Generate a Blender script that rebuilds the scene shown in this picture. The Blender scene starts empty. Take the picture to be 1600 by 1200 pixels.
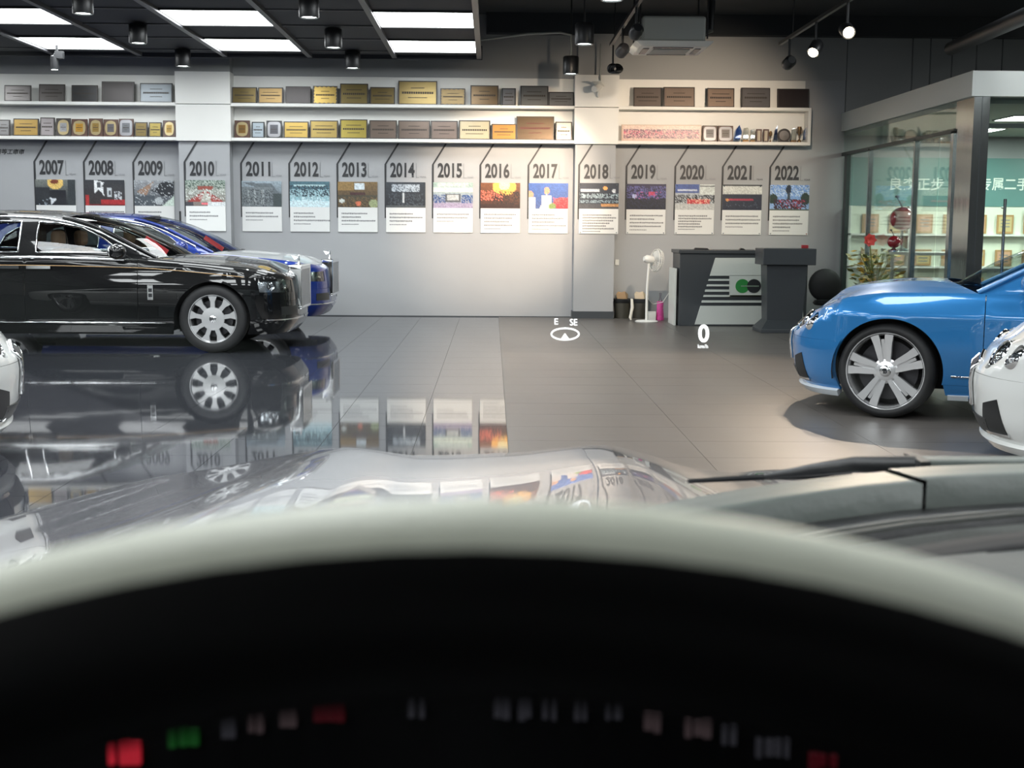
import bpy, bmesh, math, random
from mathutils import Vector, Matrix
from mathutils.geometry import delaunay_2d_cdt
random.seed(7)
PI = math.pi
SC = bpy.context.scene
COL = SC.collection

# ------------------------------------------------------------------ camera, world, exposure
FPX = 2000.0
EYE = Vector((0.0, 0.0, 1.39))
ROLL = math.radians(0.4)
YAW = math.radians(0.937)
PITCH = math.radians(6.977)
ROT = Matrix.Rotation(-YAW, 3, 'Z') @ Matrix.Rotation(PI/2 - PITCH, 3, 'X') @ Matrix.Rotation(ROLL, 3, 'Z')
cam_data = bpy.data.cameras.new('camera')
cam_data.sensor_width = 36.0
cam_data.lens = 36.0*FPX/1600.0
cam_data.clip_start = 0.02
cam_data.clip_end = 200
cam_data.dof.use_dof = True
cam_data.dof.focus_distance = 14.0
cam_data.dof.aperture_fstop = 19.0
cam = bpy.data.objects.new('camera', cam_data)
COL.objects.link(cam)
cam.matrix_world = Matrix.Translation(EYE) @ ROT.to_4x4()
SC.camera = cam

world = bpy.data.worlds.new('world')
SC.world = world
world.use_nodes = True
world.node_tree.nodes['Background'].inputs[0].default_value = (0.80, 0.90, 1.0, 1)
world.node_tree.nodes['Background'].inputs[1].default_value = 0.3
SC.view_settings.view_transform = 'Standard'
SC.view_settings.look = 'None'
SC.view_settings.gamma = 1.0
SC.view_settings.use_curve_mapping = False
SC.view_settings.exposure = 0.0
try:
    SC.cycles.max_bounces = 10
    SC.cycles.transparent_max_bounces = 16
    SC.cycles.glossy_bounces = 6
    SC.cycles.sample_clamp_indirect = 6.0
    SC.cycles.caustics_reflective = False
    SC.cycles.caustics_refractive = False
except Exception:
    pass
PANEL_LIGHT = 14.0      # radiance of the square ceiling panels
DOWN_LENS = 12.0       # radiance of the downlight lenses
DOWN_SPOT = 110.0       # watts of the downlight beams
TRACK_SPOT = 700.0     # watts of the warm track spots

def ray(u, v):
    return ROT @ Vector(((u-800)/FPX, (600-v)/FPX, -1))
def onY(u, v, y):
    r = ray(u, v); return EYE + r*(y/r.y)
def onZ(u, v, z):
    r = ray(u, v); return EYE + r*((z-EYE.z)/r.z)
def onX(u, v, x):
    r = ray(u, v); return EYE + r*(x/r.x)

# ------------------------------------------------------------------ materials
def srgb(r, g, b):
    f = lambda c: ((c/255+0.055)/1.055)**2.4 if c > 10 else c/255/12.92
    return (f(r), f(g), f(b), 1.0)

def mat(name, col, rough=0.5, metal=0.0, spec=0.5, coat=0.0, coat_rough=0.03, emit=None, estr=0.0,
        noise=0.0, nscale=8.0, bump=0.0, bscale=60.0, ior=1.5, bdist=0.01, nstretch=None):
    m = bpy.data.materials.new(name)
    m.use_nodes = True
    nt = m.node_tree
    b = nt.nodes['Principled BSDF']
    b.inputs['Base Color'].default_value = col
    b.inputs['Roughness'].default_value = rough
    b.inputs['Metallic'].default_value = metal
    b.inputs['Specular IOR Level'].default_value = spec
    b.inputs['IOR'].default_value = ior
    b.inputs['Coat Weight'].default_value = coat
    b.inputs['Coat Roughness'].default_value = coat_rough
    if emit is not None:
        b.inputs['Emission Color'].default_value = emit
        b.inputs['Emission Strength'].default_value = estr
    tc = None
    if noise > 0 or bump > 0:
        tc = nt.nodes.new('ShaderNodeTexCoord')
        mp = nt.nodes.new('ShaderNodeMapping')
        nt.links.new(tc.outputs['Object'], mp.inputs['Vector'])
        if nstretch: mp.inputs['Scale'].default_value = nstretch
    if noise > 0:
        n = nt.nodes.new('ShaderNodeTexNoise')
        n.inputs['Scale'].default_value = nscale
        n.inputs['Detail'].default_value = 5
        nt.links.new(mp.outputs[0], n.inputs['Vector'])
        mx = nt.nodes.new('ShaderNodeMix'); mx.data_type = 'RGBA'
        mx.inputs['A'].default_value = tuple(c*(1-noise) for c in col[:3])+(1,)
        mx.inputs['B'].default_value = tuple(min(1, c*(1+noise)) for c in col[:3])+(1,)
        nt.links.new(n.outputs['Fac'], mx.inputs['Factor'])
        nt.links.new(mx.outputs['Result'], b.inputs['Base Color'])
    if bump > 0:
        n2 = nt.nodes.new('ShaderNodeTexNoise')
        n2.inputs['Scale'].default_value = bscale
        n2.inputs['Detail'].default_value = 3
        nt.links.new(mp.outputs[0], n2.inputs['Vector'])
        bp = nt.nodes.new('ShaderNodeBump')
        bp.inputs['Strength'].default_value = bump
        bp.inputs['Distance'].default_value = bdist
        nt.links.new(n2.outputs['Fac'], bp.inputs['Height'])
        nt.links.new(bp.outputs[0], b.inputs['Normal'])
    return m

def glass(name, tint=(0.93, 0.97, 0.95, 1), rough=0.0, ior=1.5, boost=1.0, base=0.0):
    m = bpy.data.materials.new(name); m.use_nodes = True
    nt = m.node_tree
    for n in list(nt.nodes): nt.nodes.remove(n)
    out = nt.nodes.new('ShaderNodeOutputMaterial')
    tr = nt.nodes.new('ShaderNodeBsdfTransparent'); tr.inputs[0].default_value = tint
    gl = nt.nodes.new('ShaderNodeBsdfGlossy'); gl.inputs['Roughness'].default_value = rough
    fr = nt.nodes.new('ShaderNodeFresnel'); fr.inputs[0].default_value = ior
    mu = nt.nodes.new('ShaderNodeMath'); mu.operation = 'MULTIPLY_ADD'
    mu.inputs[1].default_value = boost; mu.inputs[2].default_value = base; mu.use_clamp = True
    mx = nt.nodes.new('ShaderNodeMixShader')
    nt.links.new(fr.outputs[0], mu.inputs[0]); nt.links.new(mu.outputs[0], mx.inputs[0])
    nt.links.new(tr.outputs[0], mx.inputs[1]); nt.links.new(gl.outputs[0], mx.inputs[2])
    nt.links.new(mx.outputs[0], out.inputs[0])
    return m

def print_mat(name):
    m = mat(name, (1, 1, 1, 1), rough=0.35)
    a = m.node_tree.nodes.new('ShaderNodeVertexColor'); a.layer_name = 'Col'
    m.node_tree.links.new(a.outputs[0], m.node_tree.nodes['Principled BSDF'].inputs['Base Color'])
    return m

M = {}
M['wall'] = mat('wall_paint', srgb(162, 164, 167), 0.55, noise=0.05, nscale=1.2, bump=0.06, bscale=140)
M['wall_dark'] = mat('upper_wall_paint', srgb(158, 160, 160), 0.7, noise=0.05, nscale=1.0)
M['wall_far'] = mat('far_wall_paint', srgb(78, 80, 82), 0.7, noise=0.05)
M['white_panel'] = mat('white_laminate', srgb(226, 226, 222), 0.4, noise=0.02, nscale=2)
M['base_dark'] = mat('dark_skirting', srgb(62, 66, 70), 0.35)
M['ceil'] = mat('black_ceiling', srgb(44, 46, 52), 0.8, noise=0.1, nscale=3)
M['ceil_open'] = mat('open_ceiling_black', srgb(36, 40, 44), 0.85, noise=0.15, nscale=2)
M['tbar'] = mat('grey_ceiling_bar', srgb(92, 92, 96), 0.45, metal=0.3)
M['gloss_tile'] = mat('polished_black_tile', srgb(50, 52, 57), 0.04, spec=0.9, ior=1.9, noise=0.15, nscale=5, bump=0.02, bscale=5, bdist=0.004)
M['matte_tile'] = mat('matte_brown_grey_tile', srgb(92, 88, 85), 0.36, spec=0.5, noise=0.12, nscale=3, nstretch=(0.6, 4, 1), bump=0.05, bscale=30, bdist=0.003)
M['grout'] = mat('dark_grout', srgb(60, 60, 60), 0.7)
M['black_metal'] = mat('black_powder_coat', srgb(24, 25, 28), 0.4)
M['black_plastic'] = mat('black_plastic', srgb(22, 23, 25), 0.45, bump=0.04, bscale=200)
M['white_plastic'] = mat('white_plastic', srgb(228, 228, 224), 0.35)
M['grey_plastic'] = mat('grey_plastic', srgb(160, 164, 160), 0.5)
M['chrome'] = mat('polished_chrome', (0.82, 0.83, 0.84, 1), 0.08, metal=1.0)
M['alloy'] = mat('silver_alloy', (0.78, 0.79, 0.80, 1), 0.25, metal=0.7, coat=0.4)
M['steel'] = mat('brushed_steel', (0.42, 0.45, 0.44, 1), 0.16, metal=1.0, bump=0.25, bscale=3.0, bdist=0.02, nstretch=(1, 1, 0.3))
M['rubber'] = mat('tyre_rubber', srgb(26, 27, 29), 0.65, bump=0.1, bscale=90)
M['disc'] = mat('brake_disc_metal', (0.06, 0.06, 0.065, 1), 0.4, metal=0.9)
M['liner'] = mat('wheel_arch_plastic', srgb(14, 14, 16), 0.8)
M['glass_clear'] = glass('showroom_glass', (0.93, 0.985, 0.955, 1), boost=0.55, base=0.01)
M['glass_car'] = glass('car_window_glass', (0.52, 0.56, 0.56, 1), boost=1.2)
M['glass_screen'] = glass('car_windscreen_glass', (0.84, 0.88, 0.86, 1), boost=0.45)
M['glass_shield'] = glass('windscreen_glass', (0.97, 0.985, 0.975, 1), boost=0.05)
M['glass_lamp'] = glass('headlamp_lens', (0.9, 0.93, 0.95, 1), boost=1.5, base=0.05)
M['ink'] = mat('black_print', srgb(34, 36, 40), 0.5)
M['ink_grey'] = mat('grey_print', srgb(130, 132, 134), 0.5)
M['card'] = mat('white_caption_card', srgb(222, 223, 222), 0.45)
M['print'] = print_mat('photo_print')
M['panel_emit'] = mat('panel_diffuser', (1, 1, 1, 1), 0.5, emit=(0.95, 0.98, 1.0, 1), estr=PANEL_LIGHT)
M['lens_cool'] = mat('cool_lamp_lens', (1, 1, 1, 1), 0.3, emit=(0.9, 1.0, 0.97, 1), estr=DOWN_LENS)
M['lens_warm'] = mat('warm_lamp_lens', (1, 1, 1, 1), 0.3, emit=(1.0, 0.86, 0.62, 1), estr=DOWN_LENS*1.6)
M['hud'] = mat('display_white_light', (1, 1, 1, 1), 0.5, emit=(1, 1, 1, 1), estr=1.5)

# ------------------------------------------------------------------ mesh helpers
class MB:
    def __init__(s):
        s.v = []; s.f = []; s.m = []
    def add(s, vs, fs, mi=0):
        b = len(s.v)
        s.v += [tuple(v) for v in vs]
        for f in fs:
            s.f.append([b+i for i in f]); s.m.append(mi)
        return s
    def box(s, x0, x1, y0, y1, z0, z1, mi=0):
        return s.add([(x0,y0,z0),(x1,y0,z0),(x1,y1,z0),(x0,y1,z0),(x0,y0,z1),(x1,y0,z1),(x1,y1,z1),(x0,y1,z1)],
                     [(0,3,2,1),(4,5,6,7),(0,1,5,4),(1,2,6,5),(2,3,7,6),(3,0,4,7)], mi)
    def obox(s, c, ax, ay, az, mi=0):
        c, ax, ay, az = Vector(c), Vector(ax), Vector(ay), Vector(az)
        p = [c+ax*i+ay*j+az*k for k in (-1,1) for (i,j) in ((-1,-1),(1,-1),(1,1),(-1,1))]
        return s.add(p, [(0,3,2,1),(4,5,6,7),(0,1,5,4),(1,2,6,5),(2,3,7,6),(3,0,4,7)], mi)
    def grid(s, fn, nu, nv, mi=0, cu=False, cv=False):
        vs = [fn(i/nu, j/nv) for i in range(nu if cu else nu+1) for j in range(nv if cv else nv+1)]
        a = nu if cu else nu+1; b = nv if cv else nv+1
        fs = []
        for i in range(nu):
            for j in range(nv):
                i2 = (i+1) % a; j2 = (j+1) % b
                fs.append((i*b+j, i2*b+j, i2*b+j2, i*b+j2))
        return s.add(vs, fs, mi)
    def lathe(s, prof, n=24, c=(0,0,0), axis='z', mi=0, cap=True):
        c = Vector(c)
        def P(r, h, a):
            x, y = r*math.cos(a), r*math.sin(a)
            if axis == 'z': return c+Vector((x, y, h))
            if axis == 'y': return c+Vector((x, h, y))
            return c+Vector((h, x, y))
        b0 = len(s.v); k = len(prof)
        for i in range(n):
            for (r, h) in prof: s.v.append(tuple(P(r, h, 2*PI*i/n)))
        for i in range(n):
            for j in range(k-1):
                i2 = (i+1) % n
                s.f.append([b0+i*k+j, b0+i2*k+j, b0+i2*k+j+1, b0+i*k+j+1]); s.m.append(mi)
        if cap:
            for j in (0, k-1):
                if prof[j][0] > 1e-6:
                    s.f.append([b0+i*k+j for i in range(n)]); s.m.append(mi)
        return s
    def tube(s, path, r, n=8, closed=False, mi=0, caps=True):
        path = [Vector(p) for p in path]; k = len(path)
        rr = r if isinstance(r, (list, tuple)) else [r]*k
        b0 = len(s.v); prev = None
        for i, p in enumerate(path):
            t = (path[(i+1) % k]-path[i-1]) if closed else (path[min(i+1, k-1)]-path[max(i-1, 0)])
            if t.length < 1e-9: t = Vector((0, 0, 1))
            t.normalize()
            if prev is None:
                a = t.orthogonal().normalized()
            else:
                a = (prev-t*prev.dot(t))
                a = a.normalized() if a.length > 1e-6 else t.orthogonal().normalized()
            prev = a; b = t.cross(a)
            for j in range(n):
                an = 2*PI*j/n
                s.v.append(tuple(p+(a*math.cos(an)+b*math.sin(an))*rr[i]))
        for i in range(k if closed else k-1):
            i2 = (i+1) % k
            for j in range(n):
                j2 = (j+1) % n
                s.f.append([b0+i*n+j, b0+i2*n+j, b0+i2*n+j2, b0+i*n+j2]); s.m.append(mi)
        if caps and not closed:
            s.f.append([b0+j for j in range(n)][::-1]); s.m.append(mi)
            s.f.append([b0+(k-1)*n+j for j in range(n)]); s.m.append(mi)
        return s
    def prism(s, poly, fa, fb, mi=0):
        n = len(poly)
        vs = [fa(p) for p in poly]+[fb(p) for p in poly]
        fs = [list(range(n))[::-1], [n+i for i in range(n)]]
        for i in range(n):
            fs.append([i, (i+1) % n, n+(i+1) % n, n+i])
        return s.add(vs, fs, mi)
    def ball(s, c, r, n=16, k=10, mi=0, sc=(1,1,1)):
        prof = [(r*math.sin(PI*i/k), -r*math.cos(PI*i/k)) for i in range(k+1)]
        b0 = len(s.v)
        s.lathe(prof, n, (0,0,0), 'z', mi, cap=False)
        for i in range(b0, len(s.v)):
            v = s.v[i]; s.v[i] = (c[0]+v[0]*sc[0], c[1]+v[1]*sc[1], c[2]+v[2]*sc[2])
        return s
    def xf(s, mtx):
        s.v = [tuple(mtx @ Vector(v)) for v in s.v]
        return s
    def mesh(s, name, mats, smooth=None):
        me = bpy.data.meshes.new(name)
        me.from_pydata(s.v, [], s.f)
        for m in (mats if isinstance(mats, (list, tuple)) else [mats]):
            me.materials.append(m)
        if any(s.m): me.polygons.foreach_set('material_index', s.m)
        if smooth is not None:
            me.shade_smooth(); me.set_sharp_from_angle(angle=math.radians(smooth))
        bm = bmesh.new(); bm.from_mesh(me)
        bmesh.ops.remove_doubles(bm, verts=bm.verts, dist=1e-6)
        bmesh.ops.recalc_face_normals(bm, faces=bm.faces)
        bm.to_mesh(me); bm.free()
        me.update()
        return me
    def build(s, name, mats, parent=None, smooth=None, bevel=0.0, loc=None):
        o = bpy.data.objects.new(name, s.mesh(name, mats, smooth))
        COL.objects.link(o)
        if parent is not None: o.parent = parent
        if loc is not None: o.location = loc
        if bevel > 0:
            b = o.modifiers.new('bevel', 'BEVEL'); b.width = bevel; b.segments = 2; b.limit_method = 'ANGLE'
        return o

def obj(name, me, parent=None, loc=None, rot=None, scale=None):
    o = bpy.data.objects.new(name, me); COL.objects.link(o)
    if parent is not None: o.parent = parent
    if loc is not None: o.location = loc
    if rot is not None: o.rotation_euler = rot
    if scale is not None: o.scale = scale
    return o

def empty(name, loc=(0,0,0), rz=0.0):
    o = bpy.data.objects.new(name, None); COL.objects.link(o)
    o.location = loc; o.rotation_euler = (0, 0, rz); o.empty_display_size = 0.1
    return o

def tag(o, label=None, cat=None, group=None, kind=None):
    if label: o['label'] = label
    if cat: o['category'] = cat
    if group: o['group'] = group
    if kind: o['kind'] = kind
    return o

def copy_tree(o, parent=None):
    c = o.copy(); COL.objects.link(c); c.parent = parent
    for ch in list(o.children): copy_tree(ch, c)
    return c

def text_mesh(body, size=1.0, bold=0.0, sx=1.0, shear=0.0, depth=0.0, align='CENTER'):
    cu = bpy.data.curves.new('lettering', 'FONT')
    cu.body = body; cu.size = size; cu.offset = bold; cu.shear = shear; cu.extrude = depth
    cu.align_x = align; cu.align_y = 'CENTER'; cu.resolution_u = 4
    o = bpy.data.objects.new('lettering', cu); COL.objects.link(o)
    dg = bpy.context.evaluated_depsgraph_get()
    me = bpy.data.meshes.new_from_object(o.evaluated_get(dg))
    bpy.data.objects.remove(o); bpy.data.curves.remove(cu)
    me.transform(Matrix.Diagonal((sx, 1, 1, 1)))
    return me

FACE_WALL = Matrix(((1,0,0,0),(0,0,-1,0),(0,1,0,0),(0,0,0,1)))   # text plane xy -> world xz, facing -Y

def wall_text(name, body, w, h, mtl, parent, loc, bold=0.02, shear=0.0):
    """lettering fitted to a box w x h on a surface facing -Y; loc is its centre"""
    me = text_mesh(body, 1.0, bold, shear=shear)
    xs = [v.co.x for v in me.vertices]; ys = [v.co.y for v in me.vertices]
    cx, cy = (min(xs)+max(xs))/2, (min(ys)+max(ys))/2
    sx = w/(max(xs)-min(xs)); sy = h/(max(ys)-min(ys))
    me.transform(FACE_WALL @ Matrix.Diagonal((sx, sy, 1, 1)) @ Matrix.Translation((-cx, -cy, 0)))
    me.materials.clear(); me.materials.append(mtl)
    o = obj(name, me, parent, loc)
    return o

def interp(tab, x):
    if x <= tab[0][0]: return tab[0][1]
    for (a, b), (c, d) in zip(tab, tab[1:]):
        if x <= c:
            t = (x-a)/(c-a)
            return b+(d-b)*t
    return tab[-1][1]

def spl(tab):
    """smooth interpolation (monotone-ish cubic Hermite) through (x, y) pairs with rising x"""
    xs = [p[0] for p in tab]; ys = [p[1] for p in tab]; n = len(xs)
    d = []
    for i in range(n):
        if i == 0: d.append((ys[1]-ys[0])/(xs[1]-xs[0]))
        elif i == n-1: d.append((ys[-1]-ys[-2])/(xs[-1]-xs[-2]))
        else:
            a = (ys[i]-ys[i-1])/(xs[i]-xs[i-1]); b = (ys[i+1]-ys[i])/(xs[i+1]-xs[i])
            d.append(0 if a*b <= 0 else 2*a*b/(a+b))
    def f(x):
        if x <= xs[0]: return ys[0]
        if x >= xs[-1]: return ys[-1]
        i = 0
        while x > xs[i+1]: i += 1
        h = xs[i+1]-xs[i]; t = (x-xs[i])/h
        return ((2*t**3-3*t*t+1)*ys[i]+(t**3-2*t*t+t)*h*d[i]+(-2*t**3+3*t*t)*ys[i+1]+(t**3-t*t)*h*d[i+1])
    return f
def sstep(a, b, x):
    t = max(0.0, min(1.0, (x-a)/(b-a))); return t*t*(3-2*t)

# ------------------------------------------------------------------ the room
WY = 20.0            # poster wall
FX = 0.11            # where the polished floor meets the matte floor
def proj(p):
    d = ROT.transposed() @ (Vector(p)-EYE)
    if d.z > -0.05: return None
    return 800+FPX*d.x/-d.z, 600-FPX*d.y/-d.z

for k in ('gloss_tile', 'matte_tile', 'wall', 'wall_dark'):           # texture space = the room, so pieces differ
    nt = M[k].node_tree
    geo = nt.nodes.new('ShaderNodeNewGeometry')
    for n in nt.nodes:
        if n.type == 'MAPPING':
            nt.links.new(geo.outputs['Position'], n.inputs['Vector'])

def struct(o):
    o['kind'] = 'structure'; return o

def floor_part(x0, x1, tx, ty, mtl, ox):
    f = struct(MB().box(x0, x1, -12, WY+0.4, -0.06, -0.004).build('floor', M['grout']))
    g = 0.0015
    t = MB().box(-tx/2+g, tx/2-g, -ty/2+g, ty/2-g, -0.012, 0.0).mesh('tile', mtl)
    rest = MB(); cand = []
    nx0 = int(math.floor((x0-ox)/tx)); nx1 = int(math.ceil((x1-ox)/tx))
    for i in range(nx0, nx1):
        for j in range(int(-12/ty), int(20.4/ty)+1):
            cx = ox+(i+0.5)*tx; cy = -0.1+(j+0.5)*ty
            a0, a1 = max(x0, cx-tx/2), min(x1, cx+tx/2)
            if a1-a0 < 0.02: continue
            full = abs((a1-a0)-tx) < 1e-6
            ps = [proj((cx+sx*tx/2, cy+sy*ty/2, 0)) for sx in (-1, 1) for sy in (-1, 1)]
            seen = all(ps) and any(-5 < q[0] < 1605 and 470 < q[1] < 760 for q in ps) and cy < WY-0.2
            if seen and full: cand.append((cy, cx))
            else: rest.box(a0+g, a1-g, cy-ty/2+g, min(cy+ty/2-g, WY+0.39), -0.012, 0.0)
    cand.sort()
    for cy, cx in cand[:300]: obj('tile', t, f, (cx, cy, 0))
    for cy, cx in cand[300:]: rest.box(cx-tx/2+g, cx+tx/2-g, cy-ty/2+g, cy+ty/2-g, -0.012, 0.0)
    r = rest.build('tile_field', mtl, f); r['kind'] = 'stuff'
    return f
floor_part(-12, FX, 0.6, 0.6, M['gloss_tile'], FX)
floor_part(FX, 12, 1.2, 0.6, M['matte_tile'], FX)

# walls
wb = struct(MB().box(-12, 12, WY, WY+0.2, 0, 4.6).build('wall_back', M['wall']))
struct(MB().box(-12, 5.42, WY-0.012, WY, 3.66, 4.6).build('wall_upper', M['wall_dark']))
wu = struct(MB().box(5.42, 8.7, WY-0.01, WY, 3.18, 4.6).build('wall_upper_right', M['base_dark']))
seams = [5.42]+[onY(px, 90, WY).x for px in (1425, 1453, 1487, 1525, 1565)]+[8.7]
for a, b in zip(seams, seams[1:]):
    MB().box(a+0.012, b-0.012, WY-0.025, WY-0.01, 3.18, 4.6).build('panel', M['wall_dark'], wu)
struct(MB().box(-12.2, -12, -12, WY+0.2, 0, 4.6).build('wall_left', M['wall_far']))
struct(MB().box(12, 12.2, -12, WY+0.2, 0, 4.6).build('wall_right', M['wall_far']))
wf = struct(MB().box(-12, 12, -12.2, -12, 0, 0.3).box(-12, 12, -12.2, -12, 3.3, 4.6).box(-12, -10, -12.2, -12, 0.3, 3.3)
            .box(10, 12, -12.2, -12, 0.3, 3.3).build('wall_front', M['wall_far']))
wn = struct(MB().box(-10, 10, -12.12, -12.06, 0.3, 0.36).box(-10, 10, -12.12, -12.06, 3.24, 3.3).build('window_1', M['black_metal']))
for i in range(11):
    MB().box(-10+i*1.98, -9.94+i*1.98, -12.13, -12.05, 0.3, 3.3).build('mullion', M['black_metal'], wn)
for i in range(10):
    MB().box(-9.94+i*1.98, -8.02+i*1.98, -12.1, -12.09, 0.36, 3.24).build('pane', M['glass_clear'], wn)

# white-clad piers between the shelf bays
def pier(name, px0, px1, lx1):
    xa, xb, xc = onY(px0, 170, 19.7).x, onY(px1, 170, 19.7).x, onY(lx1, 300, 19.76).x
    o = struct(MB().box(xa, xb, 19.70, WY, 3.205, 3.68).box(xa, xb, 19.70, WY, 2.655, 3.195).build(name, M['white_panel']))
    MB().box(xa+0.02, xc, 19.76, WY, 0.0, 2.655).build('poster_face', M['wall'], o)
    MB().box(xa+0.05, xb-0.02, 19.80, WY, 3.68, 4.6).build('upper_face', M['wall_dark'], o)
    return o, xa, xc
pier1, p1a, p1b = pier('trim_1', 274, 360, 360)
pier2, p2a, p2b = pier('trim_2', 898, 967, 961)
MB().box(p2a, p2b+0.01, 19.74, WY, 0, 0.11).build('skirting', M['base_dark'], pier2)
struct(MB().box(p1b, p2a, 19.985, WY, 0, 0.012).build('baseboard_back', M['base_dark']))

# wall shelves
def shelf(x0, x1, label, cheek):
    o = empty('wall_shelf', ((x0+x1)/2, WY, 2.66)); L = o.location
    def b(name, a0, a1, y0, y1, z0, z1, m='white_panel'):
        return MB().box(a0-L.x, a1-L.x, y0-L.y, y1-L.y, z0-L.z, z1-L.z).build(name, M[m], o, bevel=0.003)
    b('back_panel', x0, x1, WY-0.03, WY-0.001, 2.71, 3.65)
    b('shelf_board', x0, x1, 19.72, WY-0.03, 3.175, 3.222)
    b('shelf_board', x0, x1, 19.72, WY-0.03, 2.66, 2.708)
    if cheek:
        b('side_panel', x1, x1+0.045, 19.72, WY-0.001, 2.66, 3.222)
    tag(o, label, 'shelf')
    return o
s1b = p1a
shelf(-11.9, p1a, 'white two-tier wall shelf on the left above the 2007 to 2009 panels', False)
shelf(onY(360, 170, 19.7).x, p2a, 'white two-tier wall shelf in the middle above the 2011 to 2017 panels', False)
shelf(onY(967, 170, 19.7).x, onY(1263, 170, 19.74).x, 'white two-tier wall shelf on the right holding crystal trophies', True)

# ceilings
CZ = 3.86
cl = struct(MB().box(-12, -0.19, -12, 19.2, CZ+0.06, CZ+0.16).build('ceiling_left', M['ceil']))
struct(MB().box(-12, 12, -12, WY+0.2, 4.6, 4.7).build('ceiling', M['ceil_open']))
BX = [-0.2-1.235*i for i in range(10)]           # main bars
BXS = [x for x in BX if x > -12]
for x in BXS:
    MB().box(x-0.035, x+0.035, -12, 19.2, CZ-0.03, CZ+0.06).build('ceiling_bar', M['tbar'], cl)
MB().box(-12, -0.155, 19.17, 19.22, CZ-0.04, CZ+0.16).build('edge_bar', M['ceil'], cl)
ROWS = [17.56-2.30*k for k in range(12)]          # near edges of the lit rows
tile_me = MB().box(-0.585, 0.585, -0.585, 0.585, 0, 0.02).mesh('ceiling_tile', M['ceil'])
crossbar_me = MB().box(-0.585, 0.585, -0.012, 0.012, 0, 0.02).mesh('cross_bar', M['tbar'])
lightpos = []
for bi in range(len(BXS)-1):
    cx = (BXS[bi]+BXS[bi+1])/2
    lit_bay = bi % 2 == 0
    for j, r in enumerate(ROWS):
        for (c, lit) in ((r+0.6, True), (r-0.57, False)):
            if lit and lit_bay: lightpos.append((cx, c, j))
            else:
                q = proj((cx, c, CZ))
                if q and -100 < q[0] < 1700 and q[1] > -80:
                    obj('ceiling_tile', tile_me, cl, (cx, c, CZ+0.02))
            q = proj((cx, c+0.585, CZ))
            if q and -100 < q[0] < 1700 and q[1] > -80: obj('cross_bar', crossbar_me, cl, (cx, c+0.585, CZ+0.005))
    q = proj((cx, 18.96, CZ))
    if q and -100 < q[0] < 1700: MB().box(cx-0.585, cx+0.585, 18.78, 19.17, CZ+0.02, CZ+0.04).build('ceiling_tile', M['ceil'], cl)

fr_me = MB().box(-0.6, 0.6, -0.6, -0.575, 0, 0.05).box(-0.6, 0.6, 0.575, 0.6, 0, 0.05).box(-0.6, -0.575, -0.575, 0.575, 0, 0.05).box(0.575, 0.6, -0.575, 0.575, 0, 0.05).mesh('frame', M['black_metal'])
di_me = MB().add([(-0.575,-0.575,0.01),(0.575,-0.575,0.01),(0.575,0.575,0.01),(-0.575,0.575,0.01)], [(0,3,2,1)]).mesh('diffuser', M['panel_emit'])
colw = {0: 'nearest the middle', 2: 'left of centre', 4: 'at far left'}
for (cx, cy, j) in lightpos:
    if cy < -6 or cx < -9.5: continue
    bi = round((-0.2-0.6175-cx)/1.235)
    o = empty('ceiling_light', (cx, cy, CZ-0.005))
    obj('frame', fr_me, o); obj('diffuser', di_me, o)
    q = proj((cx, cy, CZ))
    if q and -100 < q[0] < 1650 and q[1] > -20 and j < 2 and bi in colw:
        tag(o, 'square white ceiling light panel %s, %s' % (colw[bi], 'closer to the poster wall' if j == 0 else 'nearer the viewer'), 'ceiling light', 'square ceiling light panels')
    else:
        tag(o, 'square white ceiling light panel in the grid beyond the top of the view', 'ceiling light', 'ceiling light panels out of view')

# unseen panels added over the right half to light coupes, fascia and upper wall
for cx in (2.6, 5.6, 8.6):
    for cy in (-3.0, 1.0, 5.0, 9.0)+((13.0,) if cx > 5 else ()):
        o = empty('ceiling_light', (cx, cy, 4.40)); obj('frame', fr_me, o); obj('diffuser', di_me, o)
        MB().tube([(0, 0, 0.04), (0, 0, 0.2)], 0.02, 6).build('hanger', M['black_metal'], o)
        tag(o, 'unseen square white ceiling light panel added over the right half', 'ceiling light', 'added right ceiling light panels out of view')

# downlights and pendants
def spot(name, parent, loc, target, watts, col, size, blend=0.6, radius=0.05):
    d = bpy.data.lights.new(name, 'SPOT'); d.energy = watts; d.color = col; d.spot_size = math.radians(size); d.spot_blend = blend
    d.shadow_soft_size = radius
    o = bpy.data.objects.new(name, d); COL.objects.link(o); o.parent = parent
    o.location = loc
    v = Vector(target)-Vector(loc)
    o.rotation_euler = v.to_track_quat('-Z', 'Y').to_euler()
    return o
hous_me = MB().lathe([(0.09, 0.03), (0.092, 0.0), (0.105, 0.0), (0.11, 0.012), (0.11, 0.225), (0.1, 0.24), (0.0, 0.24)], 28, cap=False).mesh('housing', M['black_metal'], 40)
lens_me = MB().lathe([(0.0, 0.012), (0.085, 0.012)], 24, cap=False).mesh('lens', M['lens_cool'])
def downlight(x, y, z, top, label, warm=False, beam=True):
    o = empty('downlight', (x, y, z))
    obj('housing', hous_me, o); obj('lens', lens_me, o)
    if top > z+0.26:
        MB().tube([(0, 0, 0.25), (0, 0, top-z)], 0.012, 8).build('rod', M['black_metal'], o)
    if beam: spot('beam', o, (0, 0, -0.02), (0, 0, -3), DOWN_SPOT, (0.92, 1.0, 0.97), 75)
    tag(o, label, 'downlight', 'black cylinder downlights'); return o
for px, py, lab in ((286, 104, 'black cylinder downlight under the ceiling above the plain white pier'), (216, 68, 'black cylinder downlight, middle of the three at left'),
                    (130, 22, 'black cylinder downlight nearest the viewer at left')):
    q = onZ(px, py, 3.62); downlight(q.x, q.y, 3.62, CZ, lab)
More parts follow.
